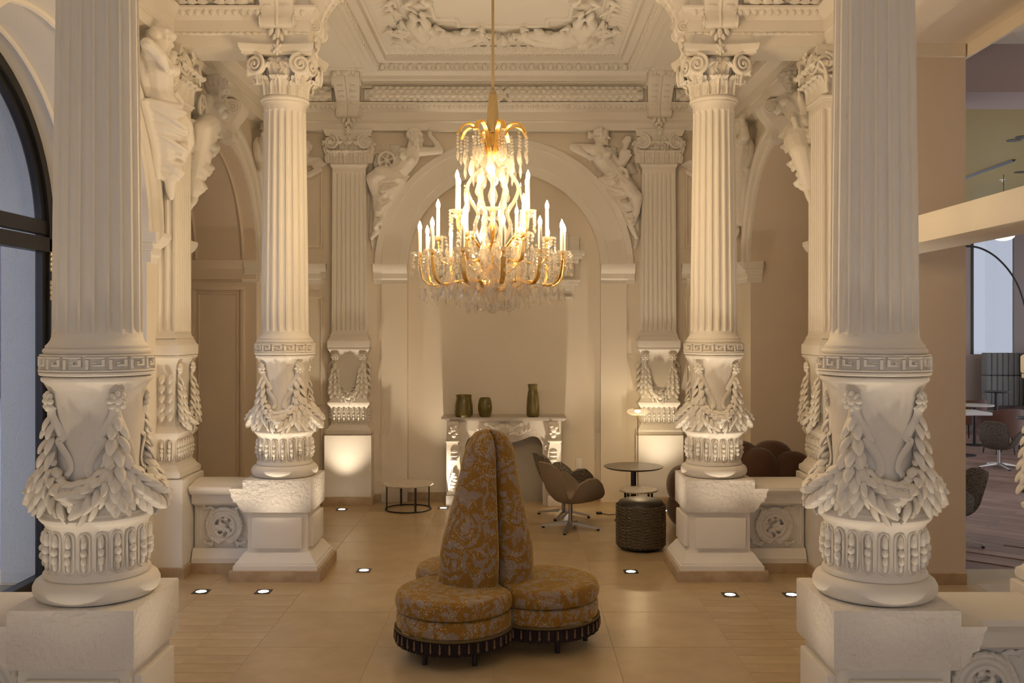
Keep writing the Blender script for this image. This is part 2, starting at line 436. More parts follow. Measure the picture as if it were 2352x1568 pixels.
# unseen near wall added to limit daylight from behind; wide glazed opening left free
struct('wall_near_light_limit', MB().box(-4.6, -2.1, -2.2, -2.1, 0, WT).box(1.8, 6.2, -2.2, -2.1, 0, WT).box(-2.1, 1.8, -2.2, -2.1, 3.3, WT), PAINT, 'unseen cream wall added behind the viewer to limit daylight, with a wide opening', 'wall')
# baseboards
def skirt(name, path):
    mb = MB().sweep([(0, 0), (.022, 0), (.022, .095), (.016, .1), (0, .1)], path, closed=False); o = mb.build(name, SKIRT, None, 0); o['kind'] = 'structure'
skirt('baseboard_far', [(XR, YF), (X0+NR, YF), (X0+NR, YF+.1), (X0-NR, YF+.1), (X0-NR, YF), (XL, YF)])
skirt('baseboard_left', [(XL, 8.2), (XL, YM+RA), (XL-.8, YM+RA)])
skirt('baseboard_left_recess', [(XL, YF), (XL, YE+RB), (XL-1.3, YE+RB)])
skirt('baseboard_right', [(XR+.97, 8.04), (XR, 8.04), (XR, 8.2)])
skirt('baseboard_right_recess', [(XR+1.3, YE+RB), (XR, YE+RB), (XR, YF)])
# ================================================================== ENTABLATURE
AF = .14; SH = .22
xl, xr, yf, yn = XL+AF, XR-AF, YF-AF, -2.1
sl, sr = X0-CS+.25, X0+CS-.25
room = [(xl, yn), (xr, yn), (xr, YA-SH), (sr, YA-SH), (sr, YA+SH), (xr, YA+SH), (xr, YB-SH), (sr, YB-SH), (sr, YB+SH), (xr, YB+SH), (xr, yf),
        (xl, yf), (xl, YB+SH), (sl, YB+SH), (sl, YB-SH), (xl, YB-SH), (xl, YA+SH), (sl, YA+SH), (sl, YA-SH), (xl, YA-SH)]
prof = [(-.22, 4.58), (0, 4.58), (0, 4.675), (.012, 4.68), (.018, 4.69), (.012, 4.70), (.02, 4.705), (.02, 4.80), (.03, 4.81), (.045, 4.83), (.06, 4.86), (.075, 4.885), (.085, 4.89), (.085, 4.91), (0, 4.915), (0, 5.10), (0, 5.26)]
ent = MB().sweep(prof, room).build('trim_1', PLASTER, None, 25); tag(ent, 'plaster entablature running round the hall', 'moulding', kind='structure')
corn = MB().sweep([(0, 5.09), (.03, 5.09), (.04, 5.115), (.10, 5.135), (.10, 5.15), (.2, 5.16), (.2, 5.20), (.23, 5.215), (.26, 5.245), (-.2, 5.245)], [(xl, yn), (xr, yn), (xr, yf), (xl, yf)])
obj('cornice', corn.mesh('cornice', 25), PLASTER, ent)
# egg moulding on the architrave and bead rows
egg_me = MB().ell((0, 0, 0), (.026, .018, .036), 8, 6).mesh('egg', 60)
dart_me = MB().add([(0, -.016, .03), (.007, 0, .03), (-.007, 0, .03), (0, -.003, -.035)], [(0, 1, 2), (0, 1, 3), (0, 2, 3), (1, 2, 3)]).mesh('dart', 0)
def run(name, me, p, q, z, step, out, parent, m=PLASTER, tilt=0, s=1.):
    p, q = Vector((*p, z)), Vector((*q, z)); L = (q-p).length; n = max(1, int(L/step)); d = (q-p)/L
    ang = math.atan2(d.y, d.x)
    nrm = Vector((d.y, -d.x, 0))        # to the right of travel
    for k in range(n):
        c = p+d*(L*(k+.5)/n)+nrm*out; obj(name, me, m, parent, c, (tilt, 0, ang), (s, s, s))
run('egg', egg_me, (xl, yf), (xr, yf), 4.862, .062, .058, ent)
for (a, b) in (((xl, YB-SH), (sl, YB-SH)), ((sr, YB-SH), (xr, YB-SH))): run('egg', egg_me, a, b, 4.862, .062, .058, ent)
bead_me = MB().ell((0, 0, 0), (.024, .012, .012), 8, 6).mesh('bead', 60)
for (a, b) in (((xl, YB-SH), (sl, YB-SH)), ((sr, YB-SH), (xr, YB-SH))): run('bead', bead_me, a, b, 4.69, .06, .015, ent)
# laurel garland lying in the frieze of the end wall and the stubs
lg = MB().add([(0, 0, -.02), (.03, -.026, 0), (.06, -.038, .0), (.115, -.022, 0), (.03, -.004, .034), (.065, -.006, .036), (.03, -.004, -.034), (.065, -.006, -.036), (0, .01, .02)],
              [(0, 6, 1), (0, 1, 8), (8, 1, 4), (1, 2, 5, 4), (1, 6, 7, 2), (2, 3, 5), (2, 7, 3)]).mesh('laurel_leaf', 60)
def laurel(p, q, parent, zc=5.005, rr=.085, rows=(-.8, -.25, .3, .85)):
    P, Q = Vector((*p, zc)), Vector((*q, zc)); d = (Q-P).normalized(); nrm = Vector((d.y, -d.x, 0)); ang = math.atan2(d.y, d.x)
    core = MB().tube([P+nrm*.02, Q+nrm*.02], rr*.92, 14).build('garland_core', PLASTER, parent)
    L = (Q-P).length; mid = L/2; st = .085; n = int(L/st)
    for k in range(n):
        t = (k+.5)*L/n; fl_ = 1 if t < mid else -1
        if abs(t-mid) < .11: continue
        for ri, a in enumerate(rows):
            tt = t+(st/2 if ri % 2 else 0)
            off = nrm*(.02+rr*math.cos(a))+Vector((0, 0, rr*math.sin(a)))
            o = obj('laurel_leaf', lg, PLASTER, parent, P+d*tt+off, (0, 0, ang)); o.rotation_euler = (Matrix.Rotation(ang, 3, 'Z') @ Matrix.Rotation(-a, 3, 'X')).to_euler()
            if fl_ < 0: o.scale = (-1, 1, 1)
    if L > 2:                         # crossed ribbon
        kn = MB()
        for s in (-1, 1):
            kn.tube([P+d*(mid+s*.09*math.cos(t)*1.0*(1 if True else 1)*np.sign(1))+Vector((0, 0, .0)) for t in (0,)]*2, .001, 4) if False else None
            pts = [P+d*(mid+s*x)+nrm*(.02+(rr+.015)*math.cos(x/.09*1.2))+Vector((0, 0, (rr+.015)*math.sin(x/.09*1.2))) for x in np.linspace(-.09, .09, 9)]
            kn.tube(pts, .028, 6, flat=(1, .35))
        kn.build('ribbon_cross', PLASTER, parent)
ga = thing('laurel_garland', 'long laurel leaf garland in the frieze of the end wall', 'garland')
laurel((X0-CS+.2, yf), (X0+CS-.2, yf), ga)
for lab, a, b in (('laurel garland piece in the frieze left of the left wall bracket', (xl, yf), (X0-CS-.2, yf)), ('laurel garland piece in the frieze right of the right wall bracket', (X0+CS+.2, yf), (xr, yf)),
                  ('laurel garland piece above the left rear architrave stub', (xl, YB-SH), (X0-CS-.2, YB-SH)), ('laurel garland piece above the right rear architrave stub', (X0+CS+.2, YB-SH), (xr, YB-SH))):
    laurel(a, b, thing('laurel_garland', lab, 'garland'))
# ================================================================== CEILING
CH, CN = 1.515, 11.5
cof = [(X0-CH, 2*YM-CN), (X0+CH, 2*YM-CN), (X0+CH, CN), (X0-CH, CN)]
zc = 5.24
cp = [(-1.46, zc), (-.06, zc), (-.05, zc-.012), (-.012, zc-.012), (0, zc), (0, zc+.085), (.005, zc+.09), (.11, zc+.09), (.11, zc+.165), (.12, zc+.17), (.14, zc+.17), (.16, zc+.155), (.18, zc+.155), (.20, zc+.165), (.26, zc+.185), (.40, zc+.20), (.42, zc+.19), (.45, zc+.19), (.46, zc+.21), (1.40, zc+.21)]
ceil_o = struct('ceiling', MB().sweep(cp, cof), CEILP, 'white coffered plaster ceiling with egg-and-dart frame', 'ceiling', 25)
obj('centre_panel', MB().box(X0-.20, X0+.20, 2*YM-CN+1.2, CN-1.2, zc+.2095, zc+.23).mesh('centre_panel', 0), CEILP, ceil_o)
# raised border lines on flat margin
for s in (-1, 1):
    mb = MB()
    for xx in (1.66, 1.74, 2.5): mb.bbox(X0+s*xx-.012, X0+s*xx+.012, 2.2, 11.4, zc-.01, zc+.003, .003)
    for yy in (YB+.45, 11.36): mb.bbox(min(X0+s*1.66, X0+s*2.5), max(X0+s*1.66, X0+s*2.5), yy-.012, yy+.012, zc-.01, zc+.003, .003)
    obj('panel_line', mb.mesh('panel_line', 0), CEILP, ceil_o)
egg2 = MB().ell((0, 0, -.004), (.034, .02, .042), 10, 7).mesh('egg', 60)
eggs = MB()
eggs.tube([(.047*math.cos(a), -.004, .047*math.sin(a)*1.05+.0) for a in np.linspace(PI*1.02, TAU*.99, 9)], .008, 5)
egg_sh = eggs.mesh('egg_shell', 60)
def egg_run(p, q):
    for nm, me in (('egg', egg2), ('egg_shell', egg_sh)): run(nm, me, p, q, zc+.05, .112, .004, ceil_o, CEILP)
egg_run((X0-CH, CN), (X0+CH, CN)); egg_run((X0-CH, 7.4), (X0-CH, CN)); egg_run((X0+CH, CN), (X0+CH, 7.4))
bead2 = MB().ell((0, 0, 0), (.016, .012, .012), 8, 5).mesh('pearl', 60)
for inset, nm in ((.15, 'pearl'),):
    run(nm, bead2, (X0-CH+inset, CN-inset), (X0+CH-inset, CN-inset), zc+.150, .05, 0, ceil_o, CEILP)
# leaf band of the inner frame
def acanthus(h, wd, curl, tipdrop, n=9, lob=4, th=.006):
    """upright leaf: base at origin, grows +z, bulges to -y, tip curls over to -y"""
    mb = MB(); front = []; nu = 9
    for j in range(n):
        t = j/(n-1); a = t*curl
        z = h*(math.sin(min(a, PI*.9))/max(math.sin(min(curl, PI/2)), .3) if False else t)
        if t > .7: z = h*(.7+.3*math.sin((t-.7)/.3*PI*.62)/1.0)
        y = -tipdrop*(max(0, t-.45)/.55)**2
        if t > .85: z -= (t-.85)*h*.55
        wv = wd*(.62+.38*math.sin(t*PI*.75))*(1-.55*max(0, t-.75)/.25)*(1+.13*math.sin(t*TAU*lob))
        for i in range(nu):
            u = i/(nu-1)*2-1
            yy = y-.16*wd*(1-u*u)*(1 if t < .9 else .6)-.05*wd*math.cos(u*PI*3)
            if i == nu//2: yy -= .06*wd
            front.append((u*wv, yy, z+.04*h*abs(u)*math.sin(t*TAU*lob)))
    o = len(mb.v); mb.v += front; mb.v += [(x, y+th+.25*th*0, z) for x, y, z in front]; N = n*nu
    for j in range(n-1):
        for i in range(nu-1):
            a = j*nu+i; mb.f.append((a, a+1, a+nu+1, a+nu)); mb.f.append((N+a+nu, N+a+nu+1, N+a+1, N+a))
    for j in range(n-1):
        for i in (0, nu-1):
            a = j*nu+i; mb.f.append((a, a+nu, N+a+nu, N+a))
    for i in range(nu-1):
        for j in (0, n-1):
            a = j*nu+i; mb.f.append((a, a+1, N+a+1, N+a))
    return mb
cl = acanthus(.20, .05, 1, .03, 7, 3).mesh('cove_leaf', 60)
def cove(p, q, flip):
    p, q = Vector((*p, 0)), Vector((*q, 0)); L = (q-p).length; n = int(L/.115); d = (q-p)/L; nrm = Vector((d.y, -d.x, 0)); ang = math.atan2(d.y, d.x)
    for k in range(n):
        c = p+d*(L*(k+.5)/n); o = obj('cove_leaf', cl, CEILP, ceil_o, (c.x, c.y, zc+.168))
        o.rotation_euler = (Matrix.Rotation(ang, 3, 'Z') @ Matrix.Rotation(rad(80), 3, 'X')).to_euler()
ci = .19
cove((X0-CH+ci, CN-ci), (X0+CH-ci, CN-ci), 0); cove((X0-CH+ci, 8.6), (X0-CH+ci, CN-ci), 0); cove((X0+CH-ci, CN-ci), (X0+CH-ci, 8.6), 0)
# notched frame of the flat centre panel
yb_ = 10.38
nh = [(.70, 10.12), (.66, 10.16), (.50, 10.16), (.46, 10.20), (.46, yb_)]
nf = [(X0-x, y) for x, y in nh]+[(X0+x, y) for x, y in nh[::-1]]+[(X0+x, 2*YM-y) for x, y in nh]+[(X0-x, 2*YM-y) for x, y in nh[::-1]]
pf = MB().sweep([(0, zc+.21), (0, zc+.185), (.03, zc+.175), (.05, zc+.19), (.05, zc+.21)], nf)
obj('panel_frame', pf.mesh('panel_frame', 25), CEILP, ceil_o)
# outer roof so no sky leaks in
struct('roof_slab', MB().box(-4.6, 6.2, -2.2, 12.4, 5.62, 5.75), PAINT, 'plain slab above the hall ceiling', 'ceiling')
# ================================================================== WINDOW (left, middle bay)
wx = XL-.80
win = thing('window_1', 'arched black metal window and door with pale blue daylight', 'window'); win['kind'] = 'structure'
win.location = (XL, 0, 0); win.rotation_euler = LROT
fb = MB(); fb.arc_band(YM, SPR, RA-.085, RA+.0, .77, .86, n=44); fb.arc_band(YM, SPR, RA-.15, RA-.09, .80, .86, n=44)
fb.box(YM+RA-.085, YM+RA, .77, .86, 0, SPR).box(YM-RA, YM-RA+.085, .77, .86, 0, SPR).box(YM+RA-.15, YM+RA-.09, .80, .86, .08, 2.82).box(YM-RA+.09, YM-RA+.15, .80, .86, .08, 2.82)
obj('window_frame', fb.mesh('window_frame', 30), BLACK, win)
obj('transom', MB().bbox(YM-RA, YM+RA, .77, .87, 2.78, 2.90, .008).bbox(YM-RA+.05, YM+RA-.05, .79, .86, 2.92, 3.04, .008).mesh('transom', 0), BLACK, win)
obj('bottom_rail', MB().bbox(YM-RA, YM+RA, .77, .87, 0, .12, .006).mesh('bottom_rail', 0), BLACK, win)
for u in (YM-.04, YM+.0): obj('mullion', MB().bbox(u, u+.04, .79, .86, .1, 2.8, .005).mesh('mullion', 0), BLACK, win)
for u0, u1, z0, z1 in ((YM-RA+.1, YM-.02, .1, 2.8), (YM+.02, YM+RA-.1, .1, 2.8)): obj('pane', MB().box(u0, u1, .825, .831, z0, z1).mesh('pane', 0), GLASS, win)
lun = MB(); ptsl = [(YM+(RA-.1)*math.cos(a), SPR+.02+(RA-.1)*math.sin(a)) for a in np.linspace(0, PI, 30)]; lun.prism(ptsl, .825, .831)
obj('pane', lun.mesh('pane', 0), GLASS, win)
for z in (2.38, 2.62):
    h = MB()
    for k in range(4): h.lathe([(.012, z+k*.042), (.013, z+k*.042+.002), (.013, z+k*.042+.036), (.012, z+k*.042+.038)], 10, (YM+RA-.075, .765))
    obj('hinge', h.mesh('hinge', 40), BRASS, win)
# outside reveal in grey-blue render and the street beyond
ext = arch_reveal(MB(), YM, RA+.05, SPR, .87, 1.25)
eo = struct('wall_outside', ext, EXTST, 'pale blue rendered outer reveal behind the glass', 'wall', loc=(XL, 0, 0), rot=LROT)
obj('outer_face', arch_front(MB(), 2, 13, 9, [('a', YM, RA+.05, SPR)]).mesh('outer_face', 0), EXTST, eo, (0, 1.25, 0))
struct('pavement_outside', MB().box(-16, XL-.8, -4, 40, -.12, -.02), mat('pavement', (.3, .3, .33), .8, bump=.1), 'grey pavement outside the window', 'ground')
gr = MB()
for k in range(14): gr.box(XL-1.28, XL-1.02, 7.55+k*.035, 7.565+k*.035, -.02, .0)
struct('drain_grate', gr, DARKST, 'small steel drain grate outside the glass door', 'grate')
struct('building_outside', MB().box(-16.2, -16, -6, 40, -.1, 5), mat('mauve_render', (.16, .13, .17), .9, col2=(.10, .08, .11), nscale=.6), 'dim mauve building across the street', 'building')
#@@
# ================================================================== COLUMN PARTS (shared meshes)
VR = [(1.30, .212), (1.34, .203), (1.42, .197), (1.55, .194), (1.70, .198), (1.80, .206), (1.87, .222), (1.885, .24)]
def vr(z): return interp(VR, z)
def husk(L=.10, wd=.022, n=7):
    """pointed carved leaf along +z, hollow side to +y, front to -y"""
    mb = MB(); nu = 5; F_ = []
    for j in range(n):
        t = j/(n-1); wv = wd*(math.sin(PI*(.10+.80*t)**.9))*(1 if t < .9 else .8)+.001; lift = -.022*math.sin(t*PI*.62)-.012*t*t
        for i in range(nu):
            u = i/(nu-1)*2-1; F_.append((u*wv, lift-.45*wv*(1-u*u)+(-.003 if i == 2 else 0), t*L))
    N = n*nu; mb.v += F_; mb.v += [(x*.7, y+.012*(1-.5*j/N), z*.96) for j, (x, y, z) in enumerate(F_)]
    for j in range(n-1):
        for i in range(nu-1):
            a = j*nu+i; mb.f += [(a, a+1, a+nu+1, a+nu), (N+a+nu, N+a+nu+1, N+a+1, N+a)]
    for j in range(n-1):
        for i in (0, nu-1): a = j*nu+i; mb.f.append((a, a+nu, N+a+nu, N+a))
    for i in range(nu-1):
        for j in (0, n-1): a = j*nu+i; mb.f.append((a, a+1, N+a+1, N+a))
    return mb
HUSK = husk(.105, .030).mesh('leaf', 70); HUSK.materials.append(PLASTER)
def rosette_mb(r=.050):
    mb = MB().ell((0, -.014, 0), (r*.42, .016, r*.42), 12, 7)
    for k in range(8):
        a = TAU*k/8; Rm = Matrix.Rotation(a, 3, 'Y')
        mb.ell(Rm @ Vector((0, -.010, r*.62)), (r*.29, .016, r*.40), 9, 6, Rm)
    mb.lathe([(r*.75, 0), (r*.7, .006)], 14) if False else None
    return mb
ROSE = rosette_mb().mesh('rosette', 70); ROSE.materials.append(PLASTER)
# niche with a string of beads (front to -y, base at z=0, height .2)
def bead_string_mb(h=.20, wd=.024):
    mb = MB()
    out = [(-wd, .03), (-wd, h-.03)]+[(-wd*math.cos(a), h-.03+.028*math.sin(a)) for a in np.linspace(.2, PI-.2, 7)]+[(wd, h-.03), (wd, .03)]+[(wd*math.cos(a), .03-.024*math.sin(a)) for a in np.linspace(.2, PI-.2, 5)]
    mb.tube([(x, -.004, z) for x, z in out], .006, 6, closed=True)
    mb.ell((0, -.010, h*.76), (wd*.62, .020, .030), 9, 7); mb.ell((0, -.014, h*.86), (wd*.42, .012, .02), 8, 6)
    mb.ell((0, -.016, h*.545), (wd*.66, .020, .019), 9, 7); mb.ell((0, -.016, h*.36), (wd*.60, .019, .022), 9, 7)
    mb.ell((0, -.010, h*.20), (wd*.40, .013, .022), 8, 6)
    return mb
BEADS = bead_string_mb().mesh('bead_string', 60); BEADS.materials.append(PLASTER)
def acanthus2(h, wd, drop):
    """carved acanthus leaf: lobed, ribbed sheet with a tip that curls over; base at origin, up +z, face -y"""
    cl_ = spline([(0, 0), (-.004, .30*h), (-.010, .55*h), (-.022-.15*drop, .80*h), (-.030-.55*drop, .955*h), (-.034-.95*drop, .965*h), (-.036-1.1*drop, .87*h), (-.030-.95*drop, .80*h)], 4)
    n = len(cl_); nu = 15; mb = MB(); Fr = []
    for j, (y, z) in enumerate(cl_):
        t = j/(n-1); lob = abs(math.sin(t*PI*4.2+.55))**.55
        wv = wd*(.74+.36*math.sin(PI*min(1, t*1.05)))*(.60+.40*lob)*(1 if t < .78 else 1-.55*(t-.78)/.22)
        for i in range(nu):
            u = i/(nu-1)*2-1
            rib = .007*math.cos(u*PI*4)*(1-.3*abs(u))+(.012 if abs(u) < .05 else 0)
            edge = .014*abs(u)**3*(1-lob)
            zz = z+.035*h*abs(u)**1.5*(lob-.4)
            Fr.append((u*wv, y-rib-.16*wd*(1-u*u)+edge, zz))
    N = len(Fr); mb.v += Fr; mb.v += [(x*.93, y+.014, z-.002) for x, y, z in Fr]
    for j in range(n-1):
        for i in range(nu-1): q = j*nu+i; mb.f += [(q, q+1, q+nu+1, q+nu), (N+q+nu, N+q+nu+1, N+q+1, N+q)]
    for j in range(n-1):
        for i in (0, nu-1): q = j*nu+i; mb.f.append((q, q+nu, N+q+nu, N+q))
    for i in range(nu-1):
        for j in (0, n-1): q = j*nu+i; mb.f.append((q, q+1, N+q+1, N+q))
    return mb
ACA1 = acanthus2(.155, .076, .045).mesh('acanthus_leaf', 60); ACA1.materials.append(PLASTER)
ACA2 = acanthus2(.265, .080, .070).mesh('acanthus_leaf', 60); ACA2.materials.append(PLASTER)
def volute_mb(r=.092, th=.05):
    mb = MB(); mb.tube([(0, -.0, 0), (0, th, 0)], r*.86, 18)
    pts = []; rr = []
    for k in range(44):
        t = k/43; a = t*TAU*2.1; q = r*(1-.86*t); pts.append((q*math.cos(a+PI/2), -.004-.012*t, q*math.sin(a+PI/2))); rr.append(.015*(1-.45*t))
    mb.tube(pts, rr, 6); mb.ell((0, -.012, 0), (.016, .014, .016), 9, 6)
    return mb
VOL = volute_mb().mesh('volute', 50); VOL.materials.append(PLASTER)
def fleuron_mb():
    mb = MB().ell((0, -.01, 0), (.02, .02, .02), 9, 6)
    for a, l in ((0, .05), (.75, .042), (-.75, .042), (2.4, .04), (-2.4, .04), (PI, .045)):
        Rm = Matrix.Rotation(a, 3, 'Y'); mb.ell(Rm @ Vector((0, -.008, l*.62)), (.013, .013, l*.5), 8, 6, Rm)
    return mb
FLEU = fleuron_mb().mesh('fleuron', 60); FLEU.materials.append(PLASTER)
def abacus_mb(half=.325, z0=4.50, z1=4.585, dep=.05, hy=None):
    mb = MB(); pts = []; N = 12
    hy = hy or half
    for k, (ax, ay) in enumerate(((0, -1), (1, 0), (0, 1), (-1, 0))):
        for i in range(N):
            u = (i/N)*2-1; c = dep*(1-u*u)
            if k == 0: pts.append((u*half, -hy+c))
            if k == 1: pts.append((half-c, u*hy))
            if k == 2: pts.append((-u*half, hy-c))
            if k == 3: pts.append((-half+c, -u*hy))
    n = len(pts); lev = [(z0, .93), (z0+.02, .93), (z0+.035, .97), (z0+.045, .98), (z1-.02, .995), (z1-.015, 1.0), (z1, 1.0)]; o = len(mb.v)
    for z, s in lev: mb.v += [(x*s, y*s, z) for x, y in pts]
    for j in range(len(lev)-1):
        for i in range(n): mb.f.append((o+j*n+i, o+j*n+(i+1) % n, o+(j+1)*n+(i+1) % n, o+(j+1)*n+i))
    mb.f.append(tuple(o+i for i in reversed(range(n)))); mb.f.append(tuple(o+(len(lev)-1)*n+i for i in range(n))); return mb
def flute(t, fil=.2):            # 0 at the fillet, 1 at the bottom of the groove, t in 0..1 across one flute
    if t < fil/2 or t > 1-fil/2: return 0.
    u = (t-fil/2)/(1-fil)*2-1; return math.sqrt(max(0, 1-u*u))
def fade(z, za, zb, e=.035):     # rounded ends of the grooves
    return min(1, max(0, (z-za)/e))**.5*min(1, max(0, (zb-z)/e))**.5
FSAMP = [.0, .06, .1, .13, .2, .32, .5, .68, .8, .87, .9, .94]
def shaft_mb(z0=2.06, z1=4.125, r0=.206, r1=.181, nf=20, dep=.021):
    mb = MB(); zs = [z0, z0+.01, z0+.025, z0+.045]+[z0+.06+d for d in (0, .004, .01, .02, .035)]+list(np.linspace(z0+.12, z1-.11, 8))+[z1-.07+d for d in (-.035, -.02, -.01, -.004, 0)]+[z1-.03, z1]
    za, zb = z0+.06, z1-.07
    n = nf*len(FSAMP)
    def R(z):
        t = (z-z0)/(z1-z0); r = r0+(r1-r0)*t**1.4
        if z < z0+.05: r += .028*(1-(z-z0)/.05)**2
        if z > z1-.04: r += .012*((z-z1+.04)/.04)**2
        return r
    o = len(mb.v)
    for z in zs:
        fd = fade(z, za, zb)
        for k in range(nf):
            for f in FSAMP:
                a = TAU*(k+f)/nf; r = R(z)-dep*flute(f)*fd; mb.v.append((r*math.cos(a), r*math.sin(a), z))
    for j in range(len(zs)-1):
        for i in range(n): mb.f.append((o+j*n+i, o+j*n+(i+1) % n, o+(j+1)*n+(i+1) % n, o+(j+1)*n+i))
    return mb
def torus_prof(r, z0, z1, n=8, inner=None):
    zc_, h = (z0+z1)/2, (z1-z0)/2; return [(r-h+h*math.cos(a), zc_+h*math.sin(a)) for a in np.linspace(-PI/2, PI/2, n)]
def key_mb(r=.246, n=16, z0=1.938, z1=2.012, th=.018):
    """one Greek key, bent on the drum, centred on -y"""
    mb = MB(); w_ = TAU/n; h = z1-z0; t = .12
    def bar(u0, u1, v0, v1):
        k = max(2, int((u1-u0)*8)+2)
        def fn(a, b):
            ang = -PI/2+(u0+(u1-u0)*a-.5)*w_; q = ((r-.004, v0), (r+th, v0+.02), (r+th, v1-.02), (r-.004, v1))[int(round(b*3))]
            return (q[0]*math.cos(ang), q[0]*math.sin(ang), z0+h*q[1])
        mb.grid(fn, k, 4)
        for ue in (u0, u1):
            ang = -PI/2+(ue-.5)*w_
            mb.add([(q[0]*math.cos(ang), q[0]*math.sin(ang), z0+h*q[1]) for q in ((r-.004, v0), (r+th, v0), (r+th, v1), (r-.004, v1))], [(0, 1, 2, 3)])
    bar(.0, 1.0, .0, .16); bar(.02, .16, .16, .84); bar(.02, .84, .84, 1.0); bar(.70, .84, .36, .84); bar(.36, .70, .36, .52); bar(.36, .50, .52, .66)
    return mb
KEY = key_mb().mesh('fret_key', 30); KEY.materials.append(PLASTER)
def ribbon_mb(r_of_z):
    """fluttering ribbon below a rosette, mirrored, centred on angle 0 (-y)"""
    mb = MB()
    for s in (-1, 1):
        pts = []
        for k in range(30):
            t = k/29; ang = s*(rad(40)-rad(31)*t+rad(4.5)*math.sin(t*TAU*2.4)); z = 1.76-.33*t+.022*math.sin(t*TAU*2.0+1)
            r = r_of_z(z)+.012+.008*math.sin(t*TAU*2.4); a = -PI/2+ang
            pts.append((r*math.cos(a), r*math.sin(a), z))
        mb.tube(pts, .021, 6, flat=(1, .35))
    pts = []
    for k in range(15):
        t = k/14*2-1; ang = rad(9)*t; z = 1.43-.028*(1-t*t)+.006*math.sin(t*9); r = r_of_z(z)+.012; a = -PI/2+ang; pts.append((r*math.cos(a), r*math.sin(a), z))
    mb.tube(pts, .016, 6, flat=(1, .4)); return mb
RIB = ribbon_mb(vr).mesh('ribbon', 60); RIB.materials.append(PLASTER)
def place_leaf(par, p, d, n, s, nm='leaf', mesh=None, wx=1.0):
    """a husk leaf rooted at p, pointing along d, its carved face towards n"""
    Z = Vector(d).normalized(); Nn = Vector(n); Y = -(Nn-Z*Nn.dot(Z)).normalized(); X = Y.cross(Z)
    o = obj(nm, mesh or HUSK, None, par, p); o.rotation_euler = Matrix((X, Y, Z)).transposed().to_euler(); o.scale = (s*wx, s*1.2, s); return o
def cyl(ang, r, z): return Vector((r*math.sin(ang), -r*math.cos(ang), z))
def swag_leaves(g, pos, nor, rs, rows, th, n=9, smax=1.0):
    """pos(t) path of the swag 0..1, lowest at .5; leaves run from both ends to the middle"""
    for side in (0, 1):
        for k in range(n):
            t = .43*(k+.2)/n; t1 = t+.06
            if side: t, t1 = 1-t, 1-t1
            p, q = Vector(pos(t)), Vector(pos(t1)); d = (q-p).normalized(); N = Vector(nor(t)).normalized(); B = d.cross(N)
            hh = th(t)
            for m_ in range(rows):
                a = (m_/(rows-1)-.5)*2.5
                off = N*hh*math.cos(a)*.9+B*hh*math.sin(a)
                dd = d+off.normalized()*rs.uniform(.1, .32)+B*rs.uniform(-.12, .12)
                place_leaf(g, p+off*.8, dd, off, smax*(.72+.35*math.sin(PI*t))*rs.uniform(.9, 1.1))
def garland(par, r_of_z, q):
    """one quarter: drop at -45 deg and the swag that hangs from it to the next drop"""
    g = obj('garland', None, None, par); rs = random.Random(11)
    core = MB(); c0 = rad(-45)
    def pos(t): z = 1.345+.19*abs(2*t-1)**1.7; return cyl(c0+rad(90)*t, r_of_z(z)+.018+.022*math.sin(PI*t), z)
    def nor(t): return cyl(c0+rad(90)*t, 1, 0)
    def th(t): return .016+.040*math.sin(PI*t)
    ts = np.linspace(0, 1, 19)
    core.tube([pos(t) for t in ts], [th(t)*.8 for t in ts], 8)
    core.tube([cyl(c0, r_of_z(z)+.01+.026*k, z) for k, z in ((0, 1.78), (.2, 1.62), (.6, 1.49), (1.1, 1.39), (.9, 1.34))], [.010, .018, .034, .044, .03], 8)
    core.tube([Vector(pos(t)) for t in (.46, .48, .5, .52, .54)], [.02, .062, .068, .062, .02], 10)
    obj('garland_core', core.mesh('garland_core', 60), PLASTER, g)
    for z, cnt, hw in ((1.74, 1, 0), (1.70, 2, 3.0), (1.63, 2, 4.0), (1.575, 3, 6.5), (1.51, 3, 9.5), (1.465, 4, 12.5), (1.42, 4, 13.5), (1.385, 3, 7.), (1.355, 2, 2.6)):
        for k in range(cnt):
            u = 0 if cnt == 1 else (k/(cnt-1)*2-1); t = (1.735-z)/.40; a = c0+rad(hw)*u+rad(rs.uniform(-.5, .5))
            if z < 1.40: t = .95-(1.40-z)*4
            p = cyl(a, r_of_z(z)+.012+.05*t*(1-.45*u*u), z+rs.uniform(-.006, .006)); N = cyl(a, 1, 0)
            tang = Vector((math.cos(a), math.sin(a), 0))
            place_leaf(g, p, Vector((0, 0, -1))+tang*u*(.20 if z > 1.40 else .08)+N*(.12+.1*t), N+tang*.35*u, .80+.24*t)
    swag_leaves(g, pos, nor, rs, 4, th, 6, .95)
    return g
